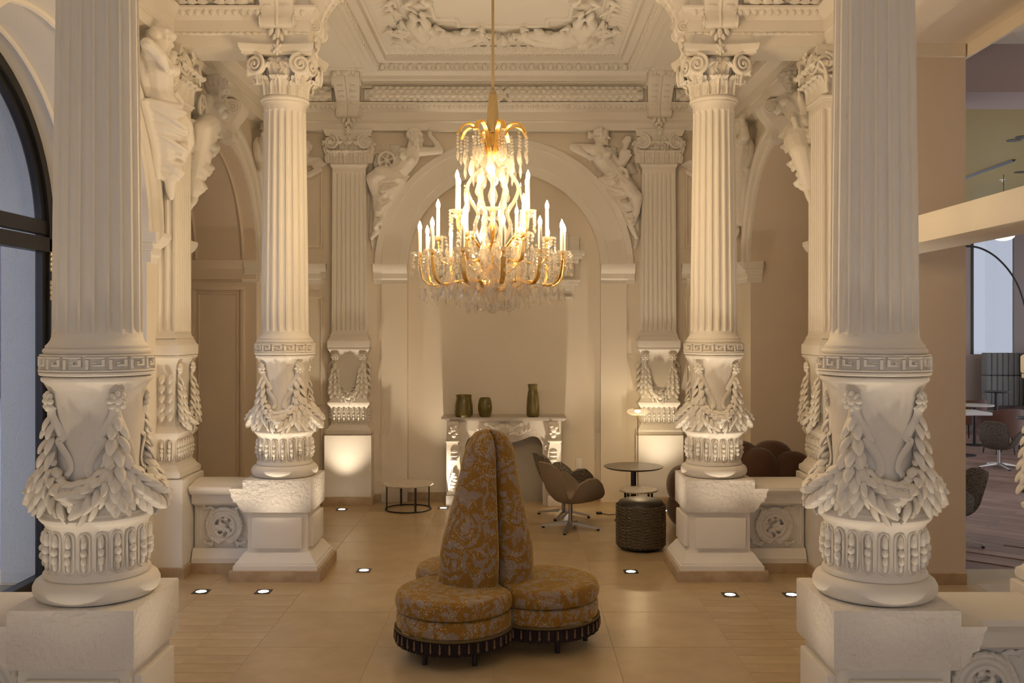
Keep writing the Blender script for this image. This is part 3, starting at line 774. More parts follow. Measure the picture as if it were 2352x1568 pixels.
# ------------------------------------------------------------------ the fluted column
def make_column():
    c = thing('fluted_column', '-', 'column')
    MB().box(-.385, .385, -.385, .385, 0, .09).build('stone_base', SKIRT, c, 0)
    MB().sqlathe([(.085, .09), (.085, .13), (.072, .135), (.07, .15), (.055, .165), (.03, .20), (.012, .225), (-.008, .235), (-.014, .25), (-.014, .56), (0, .572)], hx=.272, hy=.272).build('plinth_body', PLASTER, c, 20)
    pan = MB().bbox(-.215, .215, -.022, .022, .265, .525, .008).mesh('raised_panel', 30); pan.materials.append(PLASTER)
    for k in range(4):
        if k == 3: continue
        a = PI/2*k; obj('raised_panel', pan, None, c, (.277*math.sin(a), -.277*math.cos(a), 0), (0, 0, a))
    # cap block with the stump of a moulded rail on the outer (-x) side
    capm = MB().bbox(-.295, .295, -.295, .295, .572, .85, .008)
    st = [(-.29, .775), (-.41, .775), (-.412, .765), (-.395, .745), (-.39, .70), (-.375, .685), (-.375, .665), (-.345, .655), (-.325, .62), (-.315, .60), (-.29, .585)]
    capm.prism(st, -.295, .12); capm.build('plinth_cap', STUCCO, c, 25)
    MB().lathe([(0, .85), (.25, .85)]+torus_prof(.29, .85, .955)+[(.245, .96), (.245, .972), (.235, .985)], 56).build('base_torus', PLASTER, c, 40)
    d = MB().lathe([(.235, .98), (.228, 1.0), (.224, 1.05), (.224, 1.14), (.228, 1.19), (.236, 1.20), (.24, 1.212), (.252, 1.222), (.262, 1.234), (.264, 1.246), (.258, 1.254), (.248, 1.258), (.245, 1.27), (.235, 1.275), (.228, 1.29), (.214, 1.305)], 56).build('bead_drum', PLASTER, c, 40)
    for k in range(20):
        a = TAU*(k+.5)/20; obj('bead_string', BEADS, None, d, (.225*math.sin(a), -.225*math.cos(a), .988), (0, 0, a))
    v = MB().lathe([(vr(z), z) for z in np.linspace(1.30, 1.885, 14)]+[(.246, 1.888), (.252, 1.896), (.252, 1.908), (.240, 1.916)], 56).build('vase_drum', PLASTER, c, 40)
    for q in range(4):
        g = garland(c, vr, q); g.rotation_euler = (0, 0, q*PI/2)
        rb = obj('ribbon', RIB, None, g)
        ro = obj('rosette', ROSE, None, g, ((vr(1.82)+.012)*math.sin(rad(-45)), -(vr(1.82)+.012)*math.cos(rad(-45)), 1.80)); ro.rotation_euler = (0, 0, rad(-45))
    f = MB().lathe([(.24, 1.918), (.258, 1.92), (.262, 1.926), (.262, 1.936), (.244, 1.938), (.244, 2.012), (.258, 2.013), (.258, 2.02), (.24, 2.022)], 64).build('fret_band', PLASTER, c, 30)
    for k in range(16): obj('fret_key', KEY, None, f, None, (0, 0, TAU*k/16))
    MB().lathe([(.235, 2.02)]+torus_prof(.246, 2.021, 2.05)+[(.234, 2.052), (.234, 2.062)], 56).build('shaft_torus', PLASTER, c, 40)
    shaft_mb().build('shaft', PLASTER, c, 50)
    MB().lathe([(.185, 4.118), (.200, 4.12), (.200, 4.132)]+torus_prof(.214, 4.135, 4.168)+[(.19, 4.172), (.185, 4.19)], 56).build('astragal', PLASTER, c, 40)
    cap_ = MB().lathe([(.182, 4.175), (.178, 4.25), (.185, 4.33), (.205, 4.40), (.225, 4.43), (.235, 4.445), (.235, 4.47), (.215, 4.48), (.215, 4.51)], 40).build('capital', PLASTER, c, 40)
    for k in range(8):
        a = TAU*k/8; obj('acanthus_leaf', ACA1, None, cap_, (.182*math.sin(a), -.182*math.cos(a), 4.178), (0, 0, a))
        a += PI/8; obj('acanthus_leaf', ACA2, None, cap_, (.178*math.sin(a), -.178*math.cos(a), 4.18), (0, 0, a))
    for k in range(4):
        Rz = Matrix.Rotation(PI/2*k, 3, 'Z')
        for s in (-1, 1):
            p = Rz @ Vector((s*.192, -.268, 4.415)); o = obj('volute', VOL, None, cap_, p, (0, 0, PI/2*k+s*rad(20)), (s, 1, 1.0))
            obj('acanthus_leaf', ACA1, None, cap_, Rz @ Vector((s*.175, -.19, 4.26)), (0, 0, PI/2*k+s*rad(42)), (.75, .9, .75))
            p = Rz @ Vector((s*.21, -.245, 4.345))
        obj('fleuron', FLEU, None, cap_, Rz @ Vector((0, -.268, 4.545)), (0, 0, PI/2*k), (1.2, 1.2, 1.2))
        ov = MB().ell((0, -.225, 4.46), (.03, .03, .03), 9, 6).ell((-.07, -.215, 4.46), (.03, .03, .03), 9, 6).ell((.07, -.215, 4.46), (.03, .03, .03), 9, 6)
        obj('ovolo_egg', ov.mesh('ovolo_egg', 60), PLASTER, cap_, None, (0, 0, PI/2*k))
    abacus_mb().build('abacus', PLASTER, c, 30)
    return c
col = make_column(); index_kids()
labs = {('L', 'A'): 'nearest column on the left, in front of the black window', ('R', 'A'): 'nearest column on the right, beside the restaurant opening',
        ('L', 'B'): 'rear fluted column on the left, behind the sofa and in front of the left arch', ('R', 'B'): 'rear fluted column on the right, next to the black woven pouf'}
col['label'] = labs[('L', 'B')]; col['group'] = 'fluted columns with garlanded drums'; col.location = (X0-CS, YB, 0)
dup(col, labs[('R', 'B')], (X0+CS, YB, 0), 0, (-1, 1, 1)); dup(col, labs[('L', 'A')], (X0-CS, YA, 0)); dup(col, labs[('R', 'A')], (X0+CS, YA, 0), 0, (-1, 1, 1))
# ------------------------------------------------------------------ pilasters: square relatives, origin on the wall plane, facing -y
def half_block(mb, prof, hx, dep):      # moulding around three sides; prof (offset,z)
    k = len(prof); o = len(mb.v)
    for d, z in prof: mb.v += [(-hx-d, .01, z), (-hx-d, -dep-d, z), (hx+d, -dep-d, z), (hx+d, .01, z)]
    for j in range(k-1):
        for i in range(3): mb.f.append((o+j*4+i, o+j*4+i+1, o+j*4+4+i+1, o+j*4+4+i))
    mb.f.append((o+3, o+2, o+1, o)); mb.f.append(tuple(o+(k-1)*4+i for i in range(4))); return mb
def pil_shaft():
    mb = MB(); hx, dep = .215, .15; z0, z1 = 2.06, 4.12; za, zb = z0+.06, z1-.06
    zs = [z0, z0+.02, z0+.045]+[za+d for d in (0, .004, .012, .03)]+list(np.linspace(z0+.14, z1-.12, 4))+[zb-d for d in (.03, .012, .004, 0)]+[z1-.02, z1]
    cs = [(-hx, 0, 0, 1)]
    sec = [(-hx, .01, 0, 0, 0)]
    def side(p, q, n, nx, ny):
        L = math.hypot(q[0]-p[0], q[1]-p[1])
        for k in range(n):
            for f in FSAMP:
                t = (k+f)/n; t = .04+t*.92; sec.append((p[0]+(q[0]-p[0])*t, p[1]+(q[1]-p[1])*t, nx, ny, flute(f, .3)))
    side((-hx, 0), (-hx, -dep), 2, 1, 0); sec.append((-hx, -dep, 0, 0, 0)); side((-hx, -dep), (hx, -dep), 7, 0, 1); sec.append((hx, -dep, 0, 0, 0)); side((hx, -dep), (hx, 0), 2, -1, 0); sec.append((hx, .01, 0, 0, 0))
    n = len(sec); o = len(mb.v)
    for z in zs:
        fd = fade(z, za, zb); fl_ = .02*max(0, 1-(z-z0)/.045)**2; tp = 1-.05*(z-z0)/(z1-z0)
        for x, y, nx, ny, f in sec: mb.v.append(((x+nx*f*fd*.016)*tp*(1+fl_/hx), y*(1+fl_/dep)+ny*f*fd*.016, z))
    for j in range(len(zs)-1):
        for i in range(n-1): mb.f.append((o+j*n+i, o+j*n+i+1, o+(j+1)*n+i+1, o+(j+1)*n+i))
    return mb
def make_pilaster():
    p = thing('wall_pilaster', '-', 'pilaster')
    half_block(MB(), [(.02, 0), (.02, .095), (.012, .1), (0, .1)], .285, .24).build('stone_base', SKIRT, p, 0)
    half_block(MB(), [(0, .1), (0, .845), (-.006, .85)], .285, .24).build('pedestal', PLASTER, p, 20)
    half_block(MB(), [(.035, .85), (.05, .86), (.055, .885), (.05, .91), (.03, .925), (.02, .94), (.005, .965)], .225, .165).build('base_moulding', PLASTER, p, 40)
    bd = half_block(MB(), [(0, .96), (-.01, 1.0), (-.01, 1.16), (0, 1.185), (.012, 1.20), (.03, 1.225), (.034, 1.245), (.02, 1.255), (.01, 1.27), (-.01, 1.30)], .225, .165).build('bead_block', PLASTER, p, 40)
    for k in range(7): obj('bead_string', BEADS, None, bd, ((k-3)*.06, -.157, .985))
    for s in (-1, 1):
        for k in range(2): obj('bead_string', BEADS, None, bd, (s*.217, -.045-.065*k, .985), (0, 0, s*PI/2))
    half_block(MB(), [(-.01, 1.30), (-.018, 1.4), (-.018, 1.72), (-.006, 1.83), (.02, 1.885), (.03, 1.892), (.03, 1.91), (.01, 1.915)], .225, .165).build('garland_block', PLASTER, p, 40)
    half_block(MB(), [(.03, 1.915), (.034, 1.925), (.034, 2.0), (.02, 2.015), (.015, 2.03), (0, 2.06)], .225, .165).build('neck_moulding', PLASTER, p, 40)
    rs = random.Random(5)
    g = obj('garland', None, None, p)
    core = MB(); yy = -.165
    core.tube([(x, yy-.02-.01*math.cos(x/.15*PI/2), 1.315+.19*(x/.16)**2) for x in np.linspace(-.16, .16, 13)], [.014+.026*math.cos(x/.16*PI/2) for x in np.linspace(-.16, .16, 13)], 8)
    for s in (-1, 1): core.tube([(s*.165, yy-.005-.03*k, z) for k, z in ((0, 1.76), (.3, 1.6), (.7, 1.45), (1, 1.34))], [.012, .018, .026, .03], 8)
    obj('garland_core', core.mesh('garland_core', 60), PLASTER, g)
    for s in (-1, 1):
        obj('rosette', ROSE, None, g, (s*.165, yy-.008, 1.80))
        for z, cnt, hw in ((1.73, 1, 0), (1.68, 2, .012), (1.62, 3, .022), (1.56, 3, .028), (1.50, 3, .034), (1.44, 3, .034), (1.385, 2, .016)):
            for k in range(cnt):
                u = 0 if cnt == 1 else k/(cnt-1)*2-1; t = (1.73-z)/.36
                place_leaf(g, (s*.165+hw*u, yy-.006-.03*t*(1-.4*u*u), z), (.3*u, -.15, -1), (.35*u, -1, 0), .75+.22*t)
        for z in (1.75, 1.67, 1.59, 1.51, 1.43):
            for v_ in (0, 1): place_leaf(g, (s*.212, -.05-.07*v_, z), (s*.12, 0, -1), (s, 0, 0), .85)
    def pos(t): x = -.15+.30*t; return (x, yy-.015-.02*math.sin(PI*t), 1.325+.19*(x/.15)**2)
    swag_leaves(g, pos, lambda t: (0, -1, 0), rs, 3, lambda t: .014+.026*math.sin(PI*t), 5, .8)
    pil_shaft().build('shaft', PLASTER, p, 50)
    half_block(MB(), [(-.01, 4.115), (.01, 4.12), (.012, 4.135), (.026, 4.145), (.028, 4.16), (.01, 4.17), (-.005, 4.18)], .205, .15).build('astragal', PLASTER, p, 40)
    c = half_block(MB(), [(-.01, 4.17), (-.012, 4.3), (.0, 4.4), (.03, 4.44), (.03, 4.51)], .205, .15).build('capital', PLASTER, p, 40)
    for k in range(4): obj('acanthus_leaf', ACA1, None, c, ((k-1.5)*.125, -.142, 4.175))
    for k in range(5): obj('acanthus_leaf', ACA2, None, c, ((k-2)*.115, -.138, 4.178))
    for s in (-1, 1):
        obj('acanthus_leaf', ACA1, None, c, (s*.198, -.085, 4.175), (0, 0, s*PI/2)); obj('acanthus_leaf', ACA2, None, c, (s*.198, -.10, 4.178), (0, 0, s*PI/2.6))
        obj('volute', VOL, None, c, (s*.20, -.225, 4.425), (0, 0, s*rad(16)), (s, 1, 1)); obj('volute', VOL, None, c, (s*.265, -.15, 4.425), (0, 0, s*PI/2), (-s, 1, 1))
    obj('fleuron', FLEU, None, c, (0, -.232, 4.545), None, (1.2, 1.2, 1.2))
    for u in (-.08, 0, .08): obj('ovolo_egg', MB().ell((u, -.17, 4.465), .028, 9, 6).mesh('ovolo_egg', 60), PLASTER, c)
    ab = abacus_mb(.30, 4.50, 4.585, .04, .235); ab.v = [(x, min(y, .01), z) for x, y, z in ab.v]; ab.build('abacus', PLASTER, p, 30)
    return p
pil = make_pilaster(); index_kids()
pil['group'] = 'wall pilasters'; pil.location = (X0-CS, YF, 0); pil['label'] = 'flat fluted pilaster left of the fireplace on the end wall'
dup(pil, 'flat fluted pilaster right of the fireplace, behind the floor lamp', (X0+CS, YF, 0))
dup(pil, 'fluted pilaster on the left wall between the two arches', (XL, YB, 0), PI/2)
dup(pil, 'fluted pilaster on the right wall between arch and restaurant opening', (XR, YB, 0), -PI/2)
dup(pil, 'pilaster on the left wall outside the left edge of the picture', (XL, YA, 0), PI/2)
dup(pil, 'pilaster cut by the right edge of the picture', (XR, YA, 0), -PI/2)
# ------------------------------------------------------------------ low parapets with wreaths between columns and walls
def wreath_mesh():
    mb = MB(); rs = random.Random(3)
    mb.tube([(.098*math.cos(a), -.004, .098*math.sin(a)) for a in np.linspace(0, TAU, 40)[:-1]], .017, 7, closed=True)
    for k in range(30):
        a = TAU*k/30; rd = Vector((math.cos(a), 0, math.sin(a))); d = Vector((-math.sin(a), 0, math.cos(a)))*(1 if math.cos(a) > 0 else -1)
        for e in (-1, 1):
            c = rd*(.098+e*.014); q = c+d*.040+rd*e*.020; mb.chain([(c+Vector((0, -.014, 0)), .007), (c.lerp(q, .5)+Vector((0, -.030, 0)), .0115), (q+Vector((0, -.020, 0)), .004)])
    for k in range(26):
        a = rs.uniform(0, TAU); q = rs.uniform(.0, .06); c = Vector((q*math.cos(a), -.006, q*math.sin(a))); e = a+rs.uniform(-1.2, 1.2); d = Vector((math.cos(e), 0, math.sin(e)))*.034
        mb.chain([(c, .008), (c+d*.5+Vector((0, -.016, 0)), .013), (c+d+Vector((0, -.006, 0)), .005)])
    mb.ell((0, -.016, 0), (.018, .018, .018))
    for s in (-1, 1):
        for y_, ln in ((-.125, .11), (.125, .10)):
            pts = [(s*(.05+ln*t), -.010, y_+.014*math.sin(t*8)*(1 if y_ < 0 else -1)) for t in np.linspace(0, 1, 12)]; mb.tube(pts, [.013-.008*t for t in np.linspace(0, 1, 12)], 6)
            for k in range(3): mb.cap((s*(.08+.03*k), -.010, y_), .010, (s*(.10+.03*k), -.022, y_+.03*(k-1)), .004, 6)
            mb.tube([(s*(.145+.02*(1-t)*math.cos(t*8)), -.01, y_+.02*(1-t)*math.sin(t*8)) for t in np.linspace(0, .9, 10)], .007, 6)
    return sculpt(mb, .0052, 1)
WREATH = wreath_mesh()
def make_parapet():     # origin at column centre, runs towards -x (outer side), front to -y
    p = thing('parapet', '-', 'parapet'); x0, x1 = -.80, -.26
    MB().box(x0, x1, -.10, .16, 0, .09).build('stone_base', SKIRT, p, 0)
    def yprof(pr, nm, m=PLASTER):
        mb = MB(); k = len(pr); mb.v += [(x0, -d, z) for d, z in pr]+[(x1, -d, z) for d, z in pr]
        mb.f += [(j, j+1, k+j+1, k+j) for j in range(k-1)]; mb.f += [tuple(range(k)), tuple(range(2*k-1, k-1, -1))]; mb.build(nm, m, p, 25)
    yprof([(-.15, .09), (.09, .09), (.09, .13), (.08, .14), (.06, .19), (.04, .21), (-.15, .21)], 'base_moulding')
    yprof([(-.14, .21), (.0, .21), (.0, .60), (-.14, .60)], 'panel')
    yprof([(-.14, .585), (.03, .585), (.05, .60), (.08, .61), (.09, .635), (.09, .69), (.13, .70), (.15, .725), (.16, .735), (.16, .765), (-.05, .805), (-.18, .805), (-.18, .585)], 'rail')
    obj('wreath', WREATH, PLASTER, p, (-.53, -.002, .405), None, (1.22, 1.2, 1.22))
    for s in (0, 1): MB().bbox((x0+.02, x1-.06)[s], (x0+.04, x1-.04)[s], -.012, .01, .23, .57, .004).build('panel_edge', PLASTER, p, 0)
    return p
par_ = make_parapet(); index_kids(); par_['group'] = 'low parapets with wreath reliefs'
par_.location = (X0-CS, YB, 0); par_['label'] = 'low white parapet with wreath relief left of the left rear column'
dup(par_, 'low white parapet with wreath relief right of the right rear column', (X0+CS, YB, 0), 0, (-1, 1, 1))
dup(par_, 'low white parapet with wreath cut off at the lower left corner', (X0-CS, YA, 0))
dup(par_, 'low white parapet with wreath at the lower right corner', (X0+CS, YA, 0), 0, (-1, 1, 1))
# ------------------------------------------------------------------ scrolled brackets in the frieze (front -y, origin at architrave face, z world)
def make_bracket():
    b = thing('scroll_bracket', '-', 'bracket')
    path = spline([(.02, 4.72), (.075, 4.735), (.085, 4.79), (.075, 4.85), (.10, 4.93), (.16, 5.03), (.23, 5.12), (.26, 5.18), (.24, 5.235), (.16, 5.245)], 5)
    mb = MB(); n = len(path); o = 0
    for d, z in path:
        t = (z-4.72)/.525; hw = .125+.045*t
        mb.v += [(-hw, .02, z), (-hw, -d, z), (-hw*.55, -d-.012, z), (-hw*.12, -d+.004, z), (0, -d-.014, z), (hw*.12, -d+.004, z), (hw*.55, -d-.012, z), (hw, -d, z), (hw, .02, z)]
    for j in range(n-1):
        for i in range(8): mb.f.append((j*9+i, j*9+i+1, j*9+9+i+1, j*9+9+i))
    mb.f.append(tuple(range(9))); mb.f.append(tuple((n-1)*9+i for i in reversed(range(9))))
    mb.build('scroll_body', PLASTER, b, 40)
    for s in (-1, 1):
        o = obj('side_volute', VOL, None, b, (s*.14, -.045, 4.775), (0, 0, s*PI/2), (.62*s, .5, .62)); o = obj('side_volute', VOL, None, b, (s*.172, -.17, 5.165), (0, 0, s*PI/2), (.95*s, .5, .95))
    cr = MB()
    for k in range(7):
        u = (k-3)/3; cr.ell((u*.13, -.26-.02*(1-abs(u)), 5.215+.03*(1-u*u)), (.036, .03, .04), 9, 6)
    cr.ell((0, -.28, 5.23), (.05, .035, .05)); cr.build('crest', PLASTER, b, 60)
    dr = MB()
    for u, z, r in ((-.06, 4.70, .032), (.06, 4.70, .032), (0, 4.69, .036), (-.03, 4.65, .026), (.03, 4.65, .026), (0, 4.61, .02)): dr.ell((u, -.035, z), (r*.72, r*.7, r*1.35), 9, 6, Matrix.Rotation(-u*8, 3, 'Y'))
    dr.build('leaf_drop', PLASTER, b, 60)
    bands = MB()
    for z in (4.90, 4.96, 5.02, 5.08):
        d = interp([(p[1], p[0]) for p in path[:-8]], z); hw = .10
        for s in (-1, 1): bands.ell((s*.075, -d-.012, z), (.04, .008, .018), 8, 5)
    bands.build('scale_row', PLASTER, b, 60)
    return b
br = make_bracket(); index_kids(); br['group'] = 'scrolled brackets'
br.location = (X0-CS, yf, 0); br['label'] = 'scrolled bracket above the pilaster left of the fireplace'
dup(br, 'scrolled bracket above the pilaster right of the fireplace', (X0+CS, yf, 0))
for nm, x, sx in (('left', X0-CS, 1), ('right', X0+CS, -1)):
    dup(br, 'scrolled bracket on the front of the beam over the %s rear column' % nm, (x, YB-SH, 0))
    dup(br, 'scrolled bracket seen from the side on the inner end over the %s rear column' % nm, (x+sx*.25, YB, 0), sx*PI/2)
    dup(br, 'scrolled bracket on the hidden back of the beam over the %s rear column' % nm, (x, YB+SH, 0), PI)
#@@
# ================================================================== SPANDREL FIGURES (arch-local: x from arch axis, front -y, z world)
def PX(px, py, w=.1): return Vector(((px-1158)/186., -w, 2.14+(756-py)/186.))
def head_mb(mb, c, fx, fy, r=.098, bun=None):
    """head at c looking to (fx, fy) in plan (fy<0 = out of the wall)"""
    f = Vector((fx, fy, 0)).normalized(); sd = Vector((-f.y, f.x, 0)); up = Vector((0, 0, 1)); c = Vector(c)
    Rm = Matrix((sd, f, up)).transposed()
    mb.ell(c, (r*.78, r*.92, r*1.08), 16, 11, Rm); mb.ell(c+f*r*.35-up*r*.55, (r*.52, r*.5, r*.5), 12, 8, Rm)
    mb.cap(c+f*r*.90+up*r*.10, r*.09, c+f*r*1.10-up*r*.30, r*.15, 8)                      # nose
    mb.ell(c+f*r*.86+up*r*.22, (r*.45, r*.14, r*.12), 10, 6, Rm)                             # brow
    for s in (-1, 1): mb.ell(c+f*r*.78+sd*s*r*.34+up*r*.02, (r*.14, r*.1, r*.09), 8, 5, Rm); mb.ell(c+f*r*.6+sd*s*r*.4-up*r*.3, (r*.26, r*.24, r*.26), 8, 6, Rm)
    mb.ell(c+f*r*.86-up*r*.56, (r*.24, r*.12, r*.07), 8, 5, Rm); mb.ell(c+f*r*.84-up*r*.68, (r*.2, r*.12, r*.07), 8, 5, Rm); mb.ell(c+f*r*.74-up*r*.95, (r*.24, r*.2, r*.18), 8, 6, Rm)
    for k in range(9):                                                                     # hair waves
        a = -1.9+3.8*k/8; d = sd*math.sin(a)-f*math.cos(a)*.9
        pts = [c+up*r*1.1+f*r*.2]+[c+d*r*.95*math.sin(t)+up*r*1.1*math.cos(t)+sd*.012*math.sin(t*9+k) for t in (.6, .95, 1.3, 1.65)]
        mb.tube(pts, [r*.2, r*.24, r*.25, r*.22, r*.12], 7)
    for k in range(11):
        a = TAU*k/11; d = sd*math.sin(a)+f*math.cos(a); mb.ell(c+d*r*.84+up*r*.55, r*.2, 8, 5)
    if bun is not None: mb.ell(c+Vector(bun), r*.46, 10, 7); mb.ell(c+Vector(bun)*1.12+up*r*.3, r*.25, 8, 6)
def hand_mb(mb, p, d, n, s=.034, curl=.5):
    d = Vector(d).normalized(); n = Vector(n); n = (n-d*n.dot(d)).normalized(); sd = d.cross(n); p = Vector(p)
    mb.cap(p, s*.75, p+d*s*1.4, s*.9, 8)
    for k in range(4):
        u = (k-1.5)*.48; L = s*(1.2, 1.45, 1.35, 1.05)[k]; b = p+d*s*2+sd*u*s; m_ = b+d*L*.6+n*s*.15*curl; mb.chain([(b, s*.27), (m_, s*.24), (m_+d*L*.5-n*s*curl, s*.18)])
    b = p+d*s*.8+sd*s*.8; mb.chain([(b, s*.3), (b+d*s*.7+sd*s*.5, s*.25), (b+d*s*1.3+sd*s*.4, s*.2)])
def foot_mb(mb, a, t, s=.035):
    a, t = Vector(a), Vector(t); mb.chain([(a, s*1.15), (a+(t-a)*.5, s), (t, s*.62)]); d = (t-a).normalized(); sd = d.cross(Vector((0, -1, 0)))
    for k in range(4): q = t+sd*(k-1.5)*s*.38; mb.cap(q, s*.3, q+d*s*(.7-.1*k), s*.22, 7)
    mb.ell(a-d*s*.6, s*1.05, 9, 6)
def folds(mb, L, Rr, n, w0, w1, r=.016, sag=.05, fan=.14):
    Ls, Rs = spline(L, 8), spline(Rr, 8)
    mb.tube(Ls, r*1.7, 7); mb.tube(Rs, r*1.7, 7)
    def at(S, t): x = max(0, min(.999, t))*(len(S)-1); i = int(x); f_ = x-i; a, b = S[i], S[min(i+1, len(S)-1)]; return Vector([a[k]+(b[k]-a[k])*f_ for k in range(3)])
    for i in range(n):
        t = i/(n-1)*(1-fan); a, b = at(Ls, t), at(Rs, t+fan*(.4+.6*(i % 3)/2)); w_ = w0+(w1-w0)*t; pts = []
        for u in np.linspace(0, 1, 9): p = a.lerp(b, u); p.z -= sag*math.sin(PI*u)*(1+.4*math.sin(i*2.1)); p.y -= w_*math.sin(PI*u)**.8+.0; pts.append(p)
        mb.tube(pts, [r*(.95+.55*math.sin(PI*u)**.7+.2*math.sin(i*1.7)) for u in np.linspace(0, 1, 9)], 7)
def wing_mb(mb, root, tip, n=7, wd=.2, w=.03):
    root, tip = Vector(root), Vector(tip); d = tip-root; side = Vector((-d.z, 0, d.x)).normalized()
    for k in range(n):
        t = k/(n-1); q = root+d*(1-.45*t)-side*wd*t; mb.tube([root-side*.04*t, root.lerp(q, .5)+Vector((0, -.02, 0)), q], [.022, .030, .008], 7, flat=(1, 1))
    mb.tube([root, root.lerp(tip, .5)+side*.03, tip], [.04, .04, .012], 8)
def figure_torch():
    mb = MB(); P = PX
    mb.chain([(P(1414, 404, .10), .125), (P(1397, 385, .13), .100), (P(1379, 360, .15), .112), (P(1372, 350, .14), .10)])
    mb.ell(P(1393, 372, .06), (.14, .08, .24), 14, 9, Matrix.Rotation(rad(38), 3, 'Y').transposed())
    mb.chain([(P(1374, 346, .15), .052), (P(1378, 332, .16), .048)])
    for px, py in ((1374, 364), (1394, 360)): mb.ell(P(px, py, .235), (.05, .05, .05))
    head_mb(mb, P(1379, 318, .17), .93, -.35, .098, (-.125, .0, .01))
    mb.chain([(P(1358, 345, .14), .062), (P(1336, 342, .17), .052), (P(1314, 342, .19), .046), (P(1330, 353, .24), .044), (P(1346, 364, .25), .03)]); hand_mb(mb, P(1346, 364, .25), (1, 0, -.35), (0, -1, 0), .03)
    mb.chain([(P(1394, 349, .12), .058), (P(1414, 372, .09), .05), (P(1428, 380, .12), .044), (P(1440, 366, .17), .03)]); hand_mb(mb, P(1440, 368, .16), (.1, -.3, 1), (-.3, -1, 0), .032)
    mb.chain([(P(1422, 388, .10), .035), (P(1431, 352, .13), .05), (P(1434, 346, .13), .03), (P(1437, 333, .14), .045)]); mb.lathe([(.03, 0), (.065, .10), (.065, .12), (.03, .13)], 12, (0, 0)) if False else None
    mb.ell(P(1438, 327, .14), (.065, .05, .04)); mb.ell(P(1441, 320, .14), (.05, .045, .03))
    mb.chain([(P(1410, 410, .13), .120), (P(1438, 436, .20), .100), (P(1459, 456, .20), .080), (P(1457, 487, .16), .062), (P(1450, 515, .12), .044)]); foot_mb(mb, P(1449, 521, .12), P(1461, 545, .11), .036)
    mb.chain([(P(1404, 414, .08), .110), (P(1424, 448, .12), .085), (P(1437, 480, .12), .066), (P(1446, 512, .08), .045)])
    L = [PX(1377, 408, .06), PX(1396, 436, .06), PX(1420, 470, .06), PX(1434, 500, .05), PX(1443, 518, .04)]; Rr = [PX(1425, 388, .06), PX(1448, 414, .06), PX(1465, 444, .07), PX(1467, 474, .06), PX(1456, 506, .05)]
    folds(mb, L, Rr, 15, .20, .10, .019, .07); folds(mb, L, Rr, 9, .23, .12, .013, .10, .3)
    for k, x in enumerate((1466, 1470, 1464)): mb.tube([PX(x-20, 430, .03), PX(x-6, 480, .03), PX(x-4+3*k, 540, .02), PX(x-8, 572, .015)], [.02, .022, .02, .006], 7)
    mb.tube([PX(1420, 386, .2), PX(1436, 398, .22), PX(1440, 412, .2), PX(1430, 428, .22)], [.02, .028, .026, .016], 8)
    wing_mb(mb, PX(1392, 352, .05), PX(1420, 338, .02), 6, .2); wing_mb(mb, PX(1440, 392, .03), PX(1458, 372, .02), 5, .12)
    return sculpt(mb, .0085, 2, .5)
def figure_wheel():
    mb = MB(); P = PX
    mb.chain([(P(908, 402, .11), .13), (P(926, 388, .13), .105), (P(943, 366, .14), .112), (P(950, 352, .14), .10)])
    mb.ell(P(928, 375, .06), (.13, .08, .24), 14, 9, Matrix.Rotation(rad(-38), 3, 'Y').transposed())
    mb.chain([(P(950, 347, .15), .05), (P(952, 336, .16), .047)])
    for px, py in ((929, 362), (948, 371)): mb.ell(P(px, py, .235), (.05, .05, .05))
    head_mb(mb, P(954, 320, .17), .25, -.95, .098, None); mb.ell(P(968, 326, .14), .045); mb.ell(P(966, 335, .13), .035)
    for s in (-1, 1): mb.tube([P(954+s*9, 328, .2), P(953+s*11, 342, .21), P(951+s*12, 354, .2)], [.018, .02, .01], 7)
    mb.chain([(P(968, 350, .14), .062), (P(990, 350, .16), .052), (P(1012, 349, .16), .046), (P(1004, 332, .16), .040), (P(991, 317, .16), .028)]); hand_mb(mb, P(990, 316, .16), (-.2, 0, 1), (-1, -.3, 0), .032, 1.2)
    mb.chain([(P(927, 350, .13), .058), (P(916, 372, .13), .048), (P(910, 388, .15), .042), (P(898, 392, .18), .03)]); hand_mb(mb, P(900, 391, .18), (-1, -.2, .1), (0, -1, 0), .03)
    # wheel
    c = P(890, 371, .15)
    mb.tube([c+Vector((.098*math.cos(a), 0, .104*math.sin(a))) for a in np.linspace(0, TAU, 28)[:-1]], .018, 7, closed=True)
    for k in range(6): a = TAU*k/6+.3; mb.cap(c, .011, c+Vector((.095*math.cos(a), 0, .10*math.sin(a))), .011, 7)
    mb.ell(c, (.026, .026, .026))
    mb.chain([(P(908, 408, .14), .125), (P(878, 405, .21), .105), (P(860, 414, .20), .084), (P(870, 450, .16), .070), (P(868, 500, .12), .050), (P(864, 526, .11), .042)]); foot_mb(mb, P(866, 533, .11), P(855, 546, .11), .036)
    mb.chain([(P(914, 412, .10), .12), (P(898, 440, .14), .09), (P(884, 470, .12), .07), (P(872, 510, .09), .05)])
    L = [PX(849, 398, .05), PX(851, 424, .05), PX(860, 455, .06), PX(860, 490, .05), PX(860, 520, .04)]; Rr = [PX(938, 402, .06), PX(915, 436, .06), PX(894, 470, .06), PX(878, 500, .05), PX(870, 522, .04)]
    folds(mb, L, Rr, 13, .19, .10, .019, .06); folds(mb, Rr, L, 9, .22, .10, .013, .09, .3)
    for k, x in enumerate((852, 856)): mb.tube([PX(x+4, 440, .03), PX(x+1, 490, .03), PX(x-2+3*k, 540, .02), PX(x+2, 575, .015)], [.02, .024, .02, .006], 7)
    wing_mb(mb, PX(930, 345, .04), PX(894, 330, .02), 6, -.2); wing_mb(mb, PX(868, 395, .04), PX(866, 350, .02), 5, .1)
    return sculpt(mb, .0085, 2, .5)
